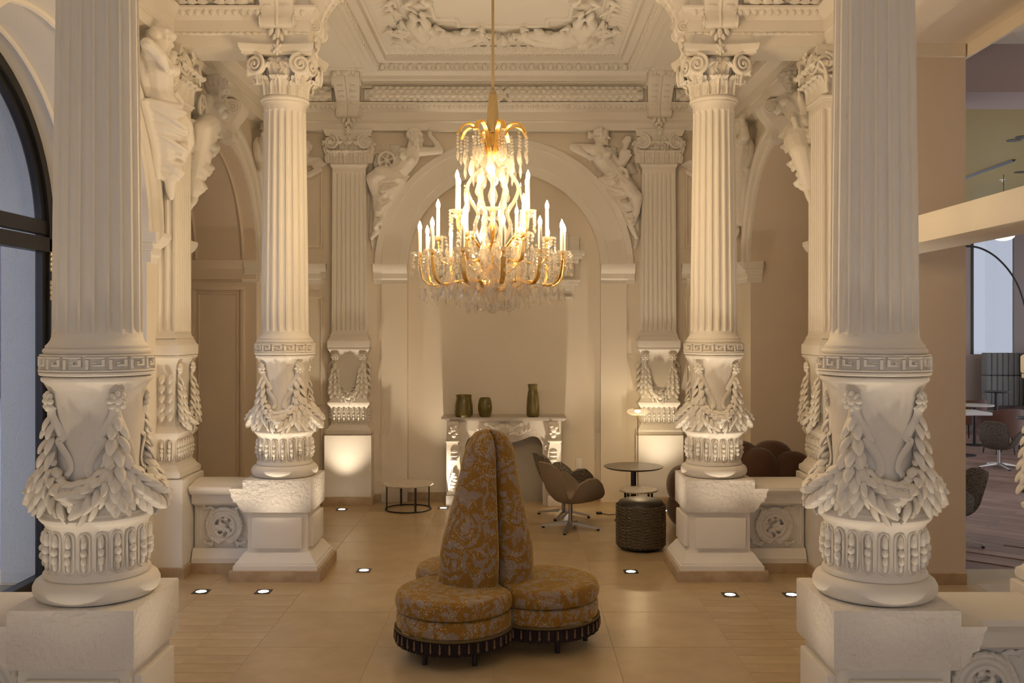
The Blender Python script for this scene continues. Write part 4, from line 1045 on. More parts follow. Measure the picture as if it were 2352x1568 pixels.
FIG_A, FIG_B = figure_wheel(), figure_torch()
def statue(me, label, loc, rz, sx=1., sy=1.):
    o = obj('spandrel_figure', me, PLASTER, None, loc, (0, 0, rz), (sx, sy, 1)); return tag(o, label, 'relief figure', 'reclining spandrel figures')
statue(FIG_A, 'white relief of a winged woman with a small wheel, left of the end arch', (X0, YF, 0), 0)
statue(FIG_B, 'white relief of a woman with a torch, right of the end arch', (X0, YF, 0), 0)
statue(FIG_B, 'large relief woman reclining over the window arch, beside the nearest left column', (XL, YM+.03, 0), PI/2, 1.0, 1.2)
statue(FIG_A, 'relief figure over the left end arch, next to the left wall pilaster', (XL, YE+.05, 0), PI/2, .92, 1.2)
statue(FIG_B, 'relief figure over the left end arch, in the corner by the end wall', (XL, YE, 0), PI/2, .92, 1.2)
statue(FIG_A, 'relief figure over the right end arch, in the corner by the end wall', (XR, YE, 0), -PI/2, .92, 1.2)
statue(FIG_B, 'relief figure over the right end arch, next to the right wall pilaster', (XR, YE-.05, 0), -PI/2, .92, 1.2)
# small winged heads in the outer spandrels of the end wall
def cherub():
    mb = MB(); head_mb(mb, (0, -.10, 4.36), .2, -.98, .085)
    for s in (-1, 1): wing_mb(mb, (s*.05, -.05, 4.24), (s*.26, -.03, 4.18), 6, .12*s)
    mb.tube([(-.2, -.04, 4.1), (-.1, -.07, 4.04), (.05, -.07, 4.05), (.2, -.04, 4.13)], [.03, .045, .045, .03], 8); mb.ell((0, -.04, 4.22), (.1, .06, .08))
    return sculpt(mb, .011, 2)
CH_ME = cherub()
for s, nm in ((-1, 'left'), (1, 'right')): tag(obj('cherub_relief', CH_ME, PLASTER, None, (X0+s*2.45, YF, 0)), 'small winged head relief at the %s end of the end wall' % nm, 'relief head', 'winged heads')
# keystones of the side arches
def keystone(loc, rz, label):
    k = thing('keystone', label, 'keystone', loc, rz)
    path = spline([(.02, 4.12), (.10, 4.13), (.12, 4.18), (.10, 4.24), (.13, 4.33), (.20, 4.43), (.21, 4.52), (.12, 4.56)], 4); mb = MB(); n = len(path)
    for d, z in path: hw = .10+.05*(z-4.12)/.44; mb.v += [(-hw, .02, z), (-hw, -d, z), (-hw*.4, -d-.012, z), (0, -d+.003, z), (hw*.4, -d-.012, z), (hw, -d, z), (hw, .02, z)]
    for j in range(n-1):
        for i in range(6): mb.f.append((j*7+i, j*7+i+1, j*7+7+i+1, j*7+7+i))
    mb.f += [tuple(range(7)), tuple((n-1)*7+i for i in reversed(range(7)))]
    mb.build('scroll_body', PLASTER, k, 40)
    for s in (-1, 1):
        obj('side_volute', VOL, None, k, (s*.115, -.065, 4.185), (0, 0, s*PI/2), (.6*s, .4, .6)); obj('side_volute', VOL, None, k, (s*.15, -.13, 4.47), (0, 0, s*PI/2), (.75*s, .4, .75))
keystone((XL, YE, 0), PI/2, 'scrolled keystone of the left end arch'); keystone((XR, YE, 0), -PI/2, 'scrolled keystone of the right end arch')
# ================================================================== CEILING RELIEF in the coffer corners
def putto_cluster():
    """two reclining putti, shell and acanthus scrolls; drawn flat (x,y) with z down into the room as -z"""
    mb = MB(); rs = random.Random(21)
    def Q(x, y, w): return Vector((x, y, -w))
    for flip in (0, 1):
        def q(x, y, w): return Q(-y, -x, w) if flip else Q(x, y, w)
        mb.chain([(q(.10, -.02, .07), .075), (q(.22, -.03, .09), .085), (q(.32, .0, .09), .06)])
        mb.ell(q(.02, .02, .10), .06); mb.ell(q(.0, .03, .12), .045)
        mb.chain([(q(.10, .05, .08), .04), (q(.0, .11, .09), .034), (q(-.07, .08, .09), .028)]); mb.chain([(q(.12, -.08, .07), .04), (q(.2, -.13, .07), .034), (q(.29, -.12, .07), .026)])
        mb.chain([(q(.34, .02, .08), .065), (q(.46, .05, .08), .05), (q(.57, .01, .06), .036), (q(.62, .03, .05), .03)]); mb.chain([(q(.33, -.05, .07), .062), (q(.43, -.09, .07), .048), (q(.52, -.06, .05), .034)])
        for k in range(6): a = k*.5; mb.tube([q(.0, -.05, .03), q(-.08+.03*k, -.16, .05), q(-.16+.07*k, -.22-.02*(k % 2), .05)], [.03, .035, .012], 7)
    for k in range(9): a = PI*.75+(k-4)*.19; mb.tube([Q(-.05, .05, .04), Q(-.05+.14*math.cos(a), .05+.14*math.sin(a), .09), Q(-.05+.24*math.cos(a), .05+.24*math.sin(a), .05)], [.025, .032, .02], 7)
    for cx, cy, s in ((.12, .16, 1), (-.2, -.16, -1)): mb.tube([Q(cx+(.09-.07*t)*math.cos(t*9)*s, cy+(.09-.07*t)*math.sin(t*9), .06) for t in np.linspace(0, 1, 20)], [.025-.012*t for t in np.linspace(0, 1, 20)], 6)
    for k in range(95):
        a = rs.uniform(0, TAU); x, y = (rs.uniform(-.30, .20), rs.uniform(-.30, .25)) if k % 2 else ((rs.uniform(0, .62), rs.uniform(-.22, .16)) if k % 4 else (rs.uniform(-.22, .18), -rs.uniform(0, .95))); mb.cap(Q(x, y, .03), .026, Q(x+.09*math.cos(a), y+.09*math.sin(a), .07), .01, 7)
    return sculpt(mb, .011, 2)
PUT = putto_cluster()
cz = zc+.205
for x, y, sx, sy, lab in ((X0-.90, 10.62, 1, 1, 'far left'), (X0+.90, 10.62, -1, 1, 'far right'), (X0-.90, 2*YM-10.62, 1, -1, 'near left'), (X0+.90, 2*YM-10.62, -1, -1, 'near right')):
    tag(obj('putti_relief', PUT, CEILP, None, (x, y, cz), None, (sx*1.15, sy*1.15, 1.25)), 'putti and acanthus relief in the %s corner of the ceiling coffer' % lab, 'relief figure', 'ceiling corner reliefs')
def shell_swag():
    mb = MB()
    for k in range(7): a = PI*(.15+.7*k/6); mb.tube([(0, .02, -.03), (.10*math.cos(a), -.02+.10*math.sin(a), -.08), (.14*math.cos(a), -.03+.15*math.sin(a), -.05)], [.02, .03, .02], 7)
    for s in (-1, 1):
        mb.tube([(s*(.10+.30*t), -.05+.04*math.sin(t*8), -.05) for t in np.linspace(0, 1, 14)], [.03-.016*t for t in np.linspace(0, 1, 14)], 7)
        for k in range(9): x = s*(.12+.038*k); mb.cap((x, -.04+.03*math.sin(k*2.), -.04), .026, (x+s*.03, .05-.11*(k % 2), -.07), .01, 7)
        mb.tube([(s*.2+.05*(1-t)*math.cos(t*8)*s, .03+.05*(1-t)*math.sin(t*8), -.06) for t in np.linspace(0, .9, 14)], .016, 6)
    return sculpt(mb, .010, 2)
SWG = shell_swag()
tag(obj('shell_relief', SWG, CEILP, None, (X0, 10.66, cz), None, (.62, 1.1, 1.3)), 'shell and foliage relief in the middle of the far coffer edge', 'relief')
#@@
# ================================================================== FLOOR UPLIGHTS
UPL = [((462, 1359), 'inset uplight by the left parapet, leftmost of the pair'), ((605, 1359), 'inset uplight in front of the left rear column'), ((836, 1310), 'inset uplight left of the ochre sofa, right of the left rear column'),
       ((785, 1170), 'inset uplight in front of the left end pilaster'), ((1018, 1167), 'inset uplight beside the low marble table near the fireplace'), ((1449, 1313), 'inset uplight in front of the black woven pouf'),
       ((1677, 1366), 'inset uplight in front of the right rear column'), ((1818, 1366), 'inset uplight half hidden by the nearest right plinth'), ((1525, 1173), 'inset uplight just behind the black woven pouf')]
UPOS = [(floor_pt(*p), l) for p, l in UPL]
UPOS += [((X0+(X0-floor_pt(1018, 1167)[0]), 11.24), 'inset uplight hidden behind the sofa, right of the fireplace')]
for s, nm in ((-1, 'left'), (1, 'right')):
    UPOS += [((X0+s*1.88, YA-.85), 'inset uplight before the nearest %s plinth, below the picture' % nm), ((X0+s*1.16, YA-.15), 'inset uplight on the inner side of the nearest %s plinth' % nm), ((X0+s*2.38, YA-.85), 'inset uplight before the nearest %s parapet, below the picture' % nm)]
FRAME_UP = mat('uplight_steel', (.10, .095, .09), .4, metal=.7)
UPE = emit('uplight_glow', (1, .93, .82), 9.0)
up_plate = MB(); 
def plate():
    mb = MB(); n = 24; o = 0; r = .042; a = .062
    for k in range(n):
        t = TAU*k/n+PI/4; c, s = math.cos(t), math.sin(t); q = a/max(abs(c), abs(s)); mb.v += [(q*c, q*s, .004), (r*c, r*s, .004), (q*c, q*s, -.002)]
    for k in range(n): k2 = (k+1) % n; mb.f += [(3*k, 3*k2, 3*k2+1, 3*k+1), (3*k, 3*k+2, 3*k2+2, 3*k2)]
    return mb.mesh('frame_plate', 0)
PLT = plate(); LENS = MB().lathe([(.042, .003), (.03, .004), (0, .0045)], 20).mesh('lens', 60)
for (x, y), lab in UPOS:
    t = thing('floor_uplight', lab, 'uplight', (x, y, .001), 0, 'inset floor uplights')
    obj('frame_plate', PLT, FRAME_UP, t); obj('lens', LENS, UPE, t)
    l = bpy.data.lights.new('uplight_beam', 'SPOT'); l.energy = UP_POWER*(.45 if y < 6 else 1.1 if y > 10 else .9); l.color = (1, .82, .60); l.spot_size = rad(84); l.spot_blend = 1.0; l.shadow_soft_size = .025
    o = bpy.data.objects.new('uplight_beam', l); COL.objects.link(o); o.parent = t; o.location = (0, 0, .02); o.rotation_euler = (PI, 0, 0)
# ================================================================== CHANDELIER
CX, CY = X0-.012, 6.59
def zpx(py, s=334.): return H+(VY-py)/s
ch = thing('chandelier', 'large gilt and crystal chandelier with lit candle bulbs above the sofa', 'chandelier', (CX, CY, 0))
BULB = emit('bulb_glow', (1.0, .70, .37), BULB_STRENGTH)
MB().tube([(0, 0, zpx(205)), (0, 0, 5.45)], .0095, 8).build('cord', CORDM, ch, 40)
ts = MB().lathe([(.006, zpx(205)), (.020, zpx(209)), (.022, zpx(216)), (.026, zpx(218)), (.034, zpx(260)), (.038, zpx(301)), (.0, zpx(301))], 20)
for k in range(22): a = TAU*k/22; ts.tube([(.024*math.cos(a), .024*math.sin(a), zpx(218)), (.034*math.cos(a), .034*math.sin(a), zpx(260)), (.039*math.cos(a), .039*math.sin(a), zpx(304))], .0045, 5)
ts.build('tassel', CORDM, ch, 40)
MB().lathe([(.010, zpx(300)), (.010, zpx(330)), (.018, zpx(334)), (.012, zpx(340)), (.010, zpx(400)), (.02, zpx(404)), (.01, zpx(410)), (.01, zpx(640)), (.03, zpx(645)), (.04, zpx(655)), (.04, zpx(670)), (.022, zpx(682)), (.008, zpx(690))], 16).build('stem', GOLD, ch, 40)
gs = MB()
for z0, z1, r in ((395, 420, .03), (425, 470, .036), (475, 500, .028), (505, 540, .042), (545, 560, .026), (565, 610, .05), (612, 640, .035)):
    za, zb = zpx(z1), zpx(z0); gs.lathe([(.012, za), (r*.7, za+(zb-za)*.15), (r, za+(zb-za)*.45), (r*.6, za+(zb-za)*.8), (.012, zb)], 10)
gs.build('glass_baluster', CRYS, ch, 0)
def pendant_mesh(h=.085, w_=.022, t=.009):
    lv = [(0, 0), (.35, -.10), (1, -.60), (.72, -.80), (.0, -1)]; mb = MB(); n = 6
    mb.v.append((0, 0, 0))
    for f, z in lv[1:-1]:
        for k in range(n): a = TAU*k/n; mb.v.append((w_*f*math.cos(a), t*f*math.sin(a), z*h))
    mb.v.append((0, 0, -h)); N = len(mb.v)-1
    for k in range(n):
        k2 = (k+1) % n; mb.f.append((0, 1+k, 1+k2)); mb.f += [(1+j*n+k, 1+(j+1)*n+k, 1+(j+1)*n+k2, 1+j*n+k2) for j in range(2)]; mb.f.append((1+2*n+k, N, 1+2*n+k2))
    mb.ell((0, 0, .010), .008, 6, 4); mb.tube([(0, 0, .010), (0, 0, .03)], .0012, 3)
    return mb.mesh('crystal_drop', 0)
PEND = pendant_mesh(); PENDL = pendant_mesh(.12, .034, .012)
def chain_mesh(n=6, r=.0095, end=True):
    mb = MB()
    for k in range(n): mb.ell((0, 0, -k*r*2.3), (r, r*.8, r), 6, 4)
    if end: z = -n*r*2.3-.002; mb.add([(0, 0, z), (.011, 0, z-.025), (0, .006, z-.025), (-.011, 0, z-.025), (0, -.006, z-.025), (0, 0, z-.042)], [(0, 1, 2), (0, 2, 3), (0, 3, 4), (0, 4, 1), (5, 2, 1), (5, 3, 2), (5, 4, 3), (5, 1, 4)])
    return mb.mesh('bead_chain', 0)
CHN, CHNS = chain_mesh(5), chain_mesh(3)
def dish_mesh(r=.055):
    mb = MB(); n = 16; P = [(.012, -.012), (.03, -.010), (r*.8, .002), (r, .012), (r*.97, .014), (r*.76, .006), (.028, -.005), (.012, -.007)]
    for rr, z in P:
        for k in range(n): a = TAU*k/n; q = rr*(1+(.07*math.cos(a*8) if rr > .04 else 0)); mb.v.append((q*math.cos(a), q*math.sin(a), z))
    for j in range(len(P)-1):
        for k in range(n): mb.f.append((j*n+k, j*n+(k+1) % n, (j+1)*n+(k+1) % n, (j+1)*n+k))
    return mb.mesh('drip_dish', 40)
DISH = dish_mesh(); HOLD = MB().lathe([(.004, -.05), (.010, -.035), (.006, -.02), (.016, -.01), (.017, .006), (.013, .008)], 10).mesh('holder', 40)
def bulb_mesh():
    return MB().lathe([(.006, 0), (.0115, .008), (.0135, .022), (.0120, .036), (.007, .050), (.002, .061), (0, .066)], 10).mesh('bulb', 60)
BLB = bulb_mesh(); CNDL = MB().lathe([(.0125, 0), (.0125, .97), (.009, 1.0)], 12).mesh('candle', 40)
def light_arm(a, r, zb, hc, pathf, rad_, npd=9):
    arm = MB(); pts = [(q*math.cos(a), q*math.sin(a), z) for q, z in pathf]
    sd = Vector((-math.sin(a), math.cos(a), 0))
    for off in (-.010, 0, .010): arm.tube([Vector(p)+sd*off for p in pts], rad_, 6)
    am = arm.build('arm', GOLD, ch, 50)
    x, y = r*math.cos(a), r*math.sin(a)
    obj('drip_dish', DISH, CRYS, am, (x, y, zb)); obj('holder', HOLD, GOLD, am, (x, y, zb))
    obj('candle', CNDL, CANDLE, am, (x, y, zb+.004), None, (1, 1, hc)); obj('bulb', BLB, BULB, am, (x, y, zb+.004+hc))
    for k in range(npd):
        b = TAU*k/npd+a; obj('bead_chain', (CHN, CHNS)[k % 2], CRYS, am, (x+.055*math.cos(b), y+.055*math.sin(b), zb+.004), (0, 0, b))
P0 = rad(9)-PI/2
zl = zpx(586)
for k in range(12):
    a = P0+TAU*k/12
    light_arm(a, .50, zl, .158, spline([(.03, zpx(660)), (.12, zpx(668)), (.24, zpx(648)), (.33, zpx(652)), (.42, zpx(656)), (.48, zpx(640)), (.50, zl-.045)], 5), .0065)
zm = zpx(548)
for k in range(6):
    a = P0+rad(15)+TAU*k/6+rad(10)
    light_arm(a, .375, zm, .20, spline([(.02, zpx(610)), (.10, zpx(625)), (.20, zpx(600)), (.28, zpx(606)), (.35, zpx(600)), (.375, zm-.045)], 5), .0055, 6)
zu = zpx(492)
for k in range(6):
    a = P0-rad(8)+TAU*k/6
    light_arm(a, .275, zu, .215, spline([(.02, zpx(560)), (.08, zpx(575)), (.17, zpx(545)), (.22, zpx(548)), (.262, zpx(535)), (.275, zu-.045)], 5), .0055, 6)
# glass S-scrolls of the upper body
for k in range(6):
    a = P0+rad(20)+TAU*k/6
    sp = spline([(.03, zpx(380)), (.12, zpx(400)), (.175, zpx(430)), (.15, zpx(460)), (.10, zpx(490)), (.12, zpx(520)), (.07, zpx(560))], 5)
    sc_ = MB().tube([(q*math.cos(a), q*math.sin(a), z) for q, z in sp], .014, 7); sc_.build('glass_scroll', CRYS, ch, 40)
    for q, z in sp[::5]: obj('crystal_drop', PEND, CRYS, ch, (q*1.1*math.cos(a), q*1.1*math.sin(a), z), (0, 0, a+PI/2))
# crown
for k in range(8):
    a = P0+rad(10)+TAU*k/8
    sp = spline([(.02, zpx(370)), (.05, zpx(345)), (.09, zpx(305)), (.15, zpx(288)), (.21, zpx(292)), (.25, zpx(312))], 5)
    m_ = MB(); sd = Vector((-math.sin(a), math.cos(a), 0))
    for off in (-.011, 0, .011): m_.tube([Vector((q*math.cos(a), q*math.sin(a), z))+sd*off for q, z in sp], .0068, 6)
    ar = m_.build('crown_arm', GOLD, ch, 50)
    for q, z, big_ in ((.25, 312, 0), (.2, 310, 1), (.14, 318, 1)):
        x, y = q*math.cos(a), q*math.sin(a); obj('bead_chain', CHN, CRYS, ar, (x, y, zpx(z))); obj('crystal_drop', PENDL if big_ else PEND, CRYS, ar, (x, y, zpx(z)-.10), (0, 0, a+PI/2))
    b = a+TAU/16
    for q, z in ((.14, 352), (.19, 372), (.10, 385)): obj('crystal_drop', PENDL, CRYS, ar, (q*math.cos(b), q*math.sin(b), zpx(z)), (0, 0, b+PI/2))
# crystal skirts
def ring_of(n, r, z, me, ph=0, nm='crystal_drop', jit=.02):
    for k in range(n):
        a = TAU*(k+ph)/n; obj(nm, me, CRYS, ch, (r*math.cos(a), r*math.sin(a), z+rnd.uniform(-jit, jit)), (0, 0, a+PI/2))
ring_of(24, .46, zpx(655), PENDL); ring_of(18, .40, zpx(664), PEND, .3); ring_of(18, .33, zpx(656), PENDL, .5); ring_of(16, .41, zpx(630), PENDL, .2); ring_of(14, .27, zpx(630), PENDL, .6); ring_of(14, .25, zpx(668), PENDL); ring_of(12, .18, zpx(676), PENDL, .3); ring_of(10, .11, zpx(684), PEND, .5)
ring_of(16, .44, zpx(610), PEND, .2); ring_of(14, .30, zpx(588), PENDL, .1); ring_of(12, .20, zpx(560), PENDL, .4); ring_of(12, .36, zpx(565), PEND, .1); ring_of(10, .22, zpx(520), PEND, .1); ring_of(10, .14, zpx(600), PENDL, .3); ring_of(12, .50, zpx(668), PEND, .5); ring_of(18, .40, zpx(598), CHN, .2, 'bead_chain'); ring_of(18, .47, zpx(618), CHN, .6, 'bead_chain'); ring_of(14, .30, zpx(610), CHN, .2, 'bead_chain'); ring_of(16, .20, zpx(640), PENDL, .2)
bl = MB().ell((0, 0, zpx(708)), (.041, .041, .037), 10, 7); bl.build('crystal_ball', CRYS, ch, 0)
# ================================================================== SOFA (three-lobed borne)
def velvet(name):
    m = bpy.data.materials.new(name); m.use_nodes = True; nt = m.node_tree; b = nt.nodes['Principled BSDF']; N = nt.nodes.new; L = nt.links.new
    tc = N('ShaderNodeTexCoord'); b.inputs['Roughness'].default_value = .75
    b.inputs['Sheen Weight'].default_value = .6; b.inputs['Sheen Roughness'].default_value = .35; b.inputs['Sheen Tint'].default_value = (1, .72, .2, 1)
    wn = N('ShaderNodeTexNoise'); wn.inputs['Scale'].default_value = 5; wn.inputs['Detail'].default_value = 2
    mixv = N('ShaderNodeMix'); mixv.data_type = 'VECTOR'; mixv.inputs[0].default_value = .14
    L(tc.outputs['Object'], wn.inputs['Vector']); L(tc.outputs['Object'], mixv.inputs[4]); L(wn.outputs['Color'], mixv.inputs[5])
    # flower medallions: rings around scattered centres
    vo = N('ShaderNodeTexVoronoi'); vo.inputs['Scale'].default_value = 4.4; vo.inputs['Randomness'].default_value = .75; L(mixv.outputs[1], vo.inputs['Vector'])
    wv = N('ShaderNodeMath'); wv.operation = 'MULTIPLY'; wv.inputs[1].default_value = 30; L(vo.outputs['Distance'], wv.inputs[0])
    sn = N('ShaderNodeMath'); sn.operation = 'SINE'; L(wv.outputs[0], sn.inputs[0])
    nz = N('ShaderNodeTexNoise'); nz.inputs['Scale'].default_value = 15; nz.inputs['Detail'].default_value = 5; nz.inputs['Distortion'].default_value = 1.2; L(mixv.outputs[1], nz.inputs['Vector'])
    ad = N('ShaderNodeMath'); ad.operation = 'MULTIPLY_ADD'; ad.inputs[1].default_value = .09; L(sn.outputs[0], ad.inputs[0]); L(nz.outputs['Fac'], ad.inputs[2])
    r1 = N('ShaderNodeValToRGB'); r1.color_ramp.elements[0].position = .50; r1.color_ramp.elements[1].position = .55; L(ad.outputs[0], r1.inputs['Fac'])
    # fine cream stipple inside patches
    v2 = N('ShaderNodeTexVoronoi'); v2.inputs['Scale'].default_value = 115; L(tc.outputs['Object'], v2.inputs['Vector'])
    r2 = N('ShaderNodeValToRGB'); r2.color_ramp.elements[0].position = .20; r2.color_ramp.elements[0].color = (1, 1, 1, 1); r2.color_ramp.elements[1].position = .33; r2.color_ramp.elements[1].color = (0, 0, 0, 1); L(v2.outputs['Distance'], r2.inputs['Fac'])
    n3 = N('ShaderNodeTexNoise'); n3.inputs['Scale'].default_value = 13; n3.inputs['Detail'].default_value = 2; L(tc.outputs['Object'], n3.inputs['Vector'])
    r3 = N('ShaderNodeValToRGB'); r3.color_ramp.elements[0].position = .47; r3.color_ramp.elements[1].position = .54; L(n3.outputs['Fac'], r3.inputs['Fac'])
    mu = N('ShaderNodeMath'); mu.operation = 'MULTIPLY'; L(r2.outputs['Color'], mu.inputs[0]); L(r3.outputs['Color'], mu.inputs[1])
    c1 = N('ShaderNodeMix'); c1.data_type = 'RGBA'; c1.inputs[6].default_value = (.255, .120, .008, 1); c1.inputs[7].default_value = (.28, .205, .15, 1); L(r1.outputs['Color'], c1.inputs[0])
    c2 = N('ShaderNodeMix'); c2.data_type = 'RGBA'; c2.inputs[7].default_value = (.75, .62, .40, 1); L(c1.outputs[2], c2.inputs[6]); L(mu.outputs[0], c2.inputs[0])
    L(c2.outputs[2], b.inputs['Base Color'])
    bp = N('ShaderNodeBump'); bp.inputs['Strength'].default_value = .15; bp.inputs['Distance'].default_value = .004; L(r1.outputs['Color'], bp.inputs['Height']); L(bp.outputs['Normal'], b.inputs['Normal'])
    MATS[name] = m; return m
VEL = velvet('ochre_velvet'); FRG = mat('fringe', (.020, .010, .010), .9); GIMP = mat('gimp', (.13, .085, .025), .8, bump=.4, bscale=200); BEADW = mat('wood_bead', (.20, .115, .055), .4)
SX, SY, SR, SL = X0-.042, 6.66, .375, .385
sofa = thing('borne_settee', 'three-seat round settee in ochre damask velvet with bead fringe', 'sofa', (SX, SY, 0))
ANG = [rad(-6), rad(114), rad(234)]
def lobe_pt(i, th, r=SL): c = ANG[i]; return (SR*math.cos(c)+r*math.cos(c+th), SR*math.sin(c)+r*math.sin(c+th))
tm = PI-math.asin(min(1, SR*math.sin(PI/3)/SL))+0  # angle on a lobe where neighbours meet
def lobe_outline(i, n=48, r=SL):
    # outline of the lobe wedge: arc outside, straight to the centre along the seams
    out = []
    lim = 0
    for t in np.linspace(-PI, PI, 400):
        x, y = lobe_pt(i, t, r); a = (math.atan2(y, x)-ANG[i]+PI) % TAU-PI
        if abs(a) <= PI/3+1e-3: lim = max(lim, abs(t))
    return [lobe_pt(i, t, r) for t in np.linspace(-lim, lim, n)]
def pad(i, z0, z1, rr=.035, puff=.014, grow=0.):
    base = lobe_outline(i, 44, SL+grow); cx, cy = SR*.75*math.cos(ANG[i]), SR*.75*math.sin(ANG[i]); base = base+[(0, 0)]
    rings = []
    for k in range(6): a = PI/2*k/5; rings.append((1-rr/SL*(1-math.sin(a)), z0+rr*.6*(1-math.cos(a))))
    rings.append((1+puff/SL*.5, (z0+z1)/2))
    for k in range(6): a = PI/2*(1-k/5); rings.append((1-rr/SL*(1-math.sin(a)), z1-rr*(1-math.cos(a))))
    for f in (.75, .5, .25, .02): rings.append((f, z1+.012*(1-f)))
    mb = MB(); n = len(base)
    for f, z in rings: mb.v += [(cx+(x-cx)*f, cy+(y-cy)*f, z) for x, y in base]
    for j in range(len(rings)-1):
        for k in range(n): mb.f.append((j*n+k, j*n+(k+1) % n, (j+1)*n+(k+1) % n, (j+1)*n+k))
    mb.f.append(tuple(reversed(range(n)))); return mb
RPROF = [(.40, .318), (.52, .320), (.66, .310), (.81, .275), (.96, .236), (1.11, .204), (1.26, .176), (1.34, .155), (1.39, .128), (1.42, .100), (1.438, .065), (1.447, .01)]
btas = MB()
for k, (z, r) in enumerate(((-.012, .0035), (-.022, .006), (-.034, .0065), (-.046, .0072), (-.060, .0085), (-.072, .004))): btas.ell((0, 0, z), (r, r, r*1.05), 8, 6)
BT = btas.mesh('bead_tassel', 60)
for i in range(3):
    pad(i, .305, .425).build('seat_cushion', VEL, sofa, 50); pad(i, .19, .302, .02, .006, -.004).build('seat_base', VEL, sofa, 50)
    ol = lobe_outline(i, 60, SL+.002)
    MB().tube([(x, y, .188) for x, y in ol], .009, 6).build('gimp_trim', GIMP, sofa, 40)
    fr_ = MB(); n = len(ol)
    ol2 = lobe_outline(i, 160, SL-.004)
    for k, (x, y) in enumerate(ol2): q = 1+.012*(k % 2); fr_.v += [(x*q, y*q, .185), (x*q, y*q, .093+.004*math.sin(k*2.3))]
    for k in range(len(ol2)-1): fr_.f.append((2*k, 2*k+2, 2*k+3, 2*k+1))
    fg = fr_.build('fringe_skirt', FRG, sofa, 0)
    for k in range(26):
        x, y = lobe_outline(i, 27, SL+.010)[k]; obj('bead_tassel', BT, BEADW, fg, (x, y, .185))
    for t in (-1.15, 0.0, 1.15):
        x, y = lobe_pt(i, t, SL-.09); MB().lathe([(.017, 0), (.021, .2)], 10, (x, y)).build('leg', BLACK, sofa, 40)
    # backrest wedge
    mb = MB(); nz, na = 30, 25
    def fn(u, v):
        ph = (u*2-1); z = .40+1.047*(1-(1-v)**1.6); R_ = interp(RPROF, z); cusp = abs(ph)**5
        r = R_*(1.10-.10*ph*ph)*(1-.30*cusp-.10*max(0, abs(ph)-.9)/.1)
        if z > 1.3: r *= 1
        a = ANG[i]+rad(8)+ph*rad(59.2); return (r*math.cos(a)-.045*(1.5-z)/1.1, r*math.sin(a), z-.012*cusp*(z > .5)-(.03*cusp if z > 1.35 else 0))
    mb.grid(fn, na, nz)
    mb.v.append((0, 0, .4)); mb.v.append((0, 0, 1.40)); a0, a1 = len(mb.v)-2, len(mb.v)-1
    for j in range(nz-1): mb.f += [(j*na, (j+1)*na, a1 if j > nz//2 else a0), (j*na+na-1, a1 if j > nz//2 else a0, (j+1)*na+na-1)]
    mb.f += [(nz//2*na+na, a1, a0), ((nz//2+1)*na+na-1, a0, a1)]
    bo = mb.build('backrest', VEL, sofa, 60)
# ================================================================== FIREPLACE
MARB = mat('white_marble', (.80, .75, .67), .35, col2=(.74, .68, .6), nscale=3); GREYM = mat('grey_marble', (.42, .37, .31), .3, col2=(.5, .45, .38), nscale=5)
FY = 11.62
fp = thing('fireplace', 'white marble fireplace surround with scrolled jambs and carved shell', 'fireplace', (X0, FY, 0))
mp = [(-.76, .03), (-.755, -.06), (-.72, -.075), (-.6, -.075), (-.5, -.055), (-.3, -.07), (0, -.10), (.3, -.07), (.5, -.055), (.6, -.075), (.72, -.075), (.755, -.06), (.76, .03), (.76, .375), (-.76, .375)]
sh = MB(); n = len(mp)
for z, f in ((1.035, .97), (1.045, .985), (1.06, 1.0), (1.072, 1.0), (1.078, .99)): sh.v += [(x*f, (y-.1)*f+.1 if y < .1 else y, z) for x, y in mp]
for j in range(4):
    for k in range(n): sh.f.append((j*n+k, j*n+(k+1) % n, (j+1)*n+(k+1) % n, (j+1)*n+k))
sh.f += [tuple(reversed(range(n))), tuple(4*n+k for k in range(n))]; sh.build('mantel_shelf', GREYM, fp, 25)
# frieze with curved opening
top = 1.036
arch = spline([(-.475, .0), (-.475, .62), (-.465, .74), (-.42, .815), (-.34, .835), (-.24, .80), (-.12, .765), (0, .755), (.12, .765), (.24, .80), (.34, .835), (.42, .815), (.465, .74), (.475, .62), (.475, 0)], 6)
fz = MB()
def arch_plate(off, y0, y1, xo):
    ins = [(x*(1+off/.475), z+off*(1 if z > .6 else 0)) for x, z in arch]; o = len(fz.v); m_ = len(ins)
    outs = []
    for x, z in ins:
        if z < .6: outs.append((xo*(1 if x > 0 else -1), z))
        else: outs.append((max(-xo, min(xo, x*xo/.475)), top))
    for (a, b), (c, d) in zip(ins, outs): fz.v.extend([(a, y0, b), (c, y0, d), (a, y1, b), (c, y1, d)])
    for k in range(m_-1): q = o+4*k; fz.f += [(q, q+4, q+5, q+1), (q, q+2, q+6, q+4), (q+1, q+5, q+7, q+3)]
arch_plate(.0, .06, .30, .70); arch_plate(.035, .035, .07, .69); arch_plate(.07, .015, .07, .68)
fz.build('frieze', MARB, fp, 30)
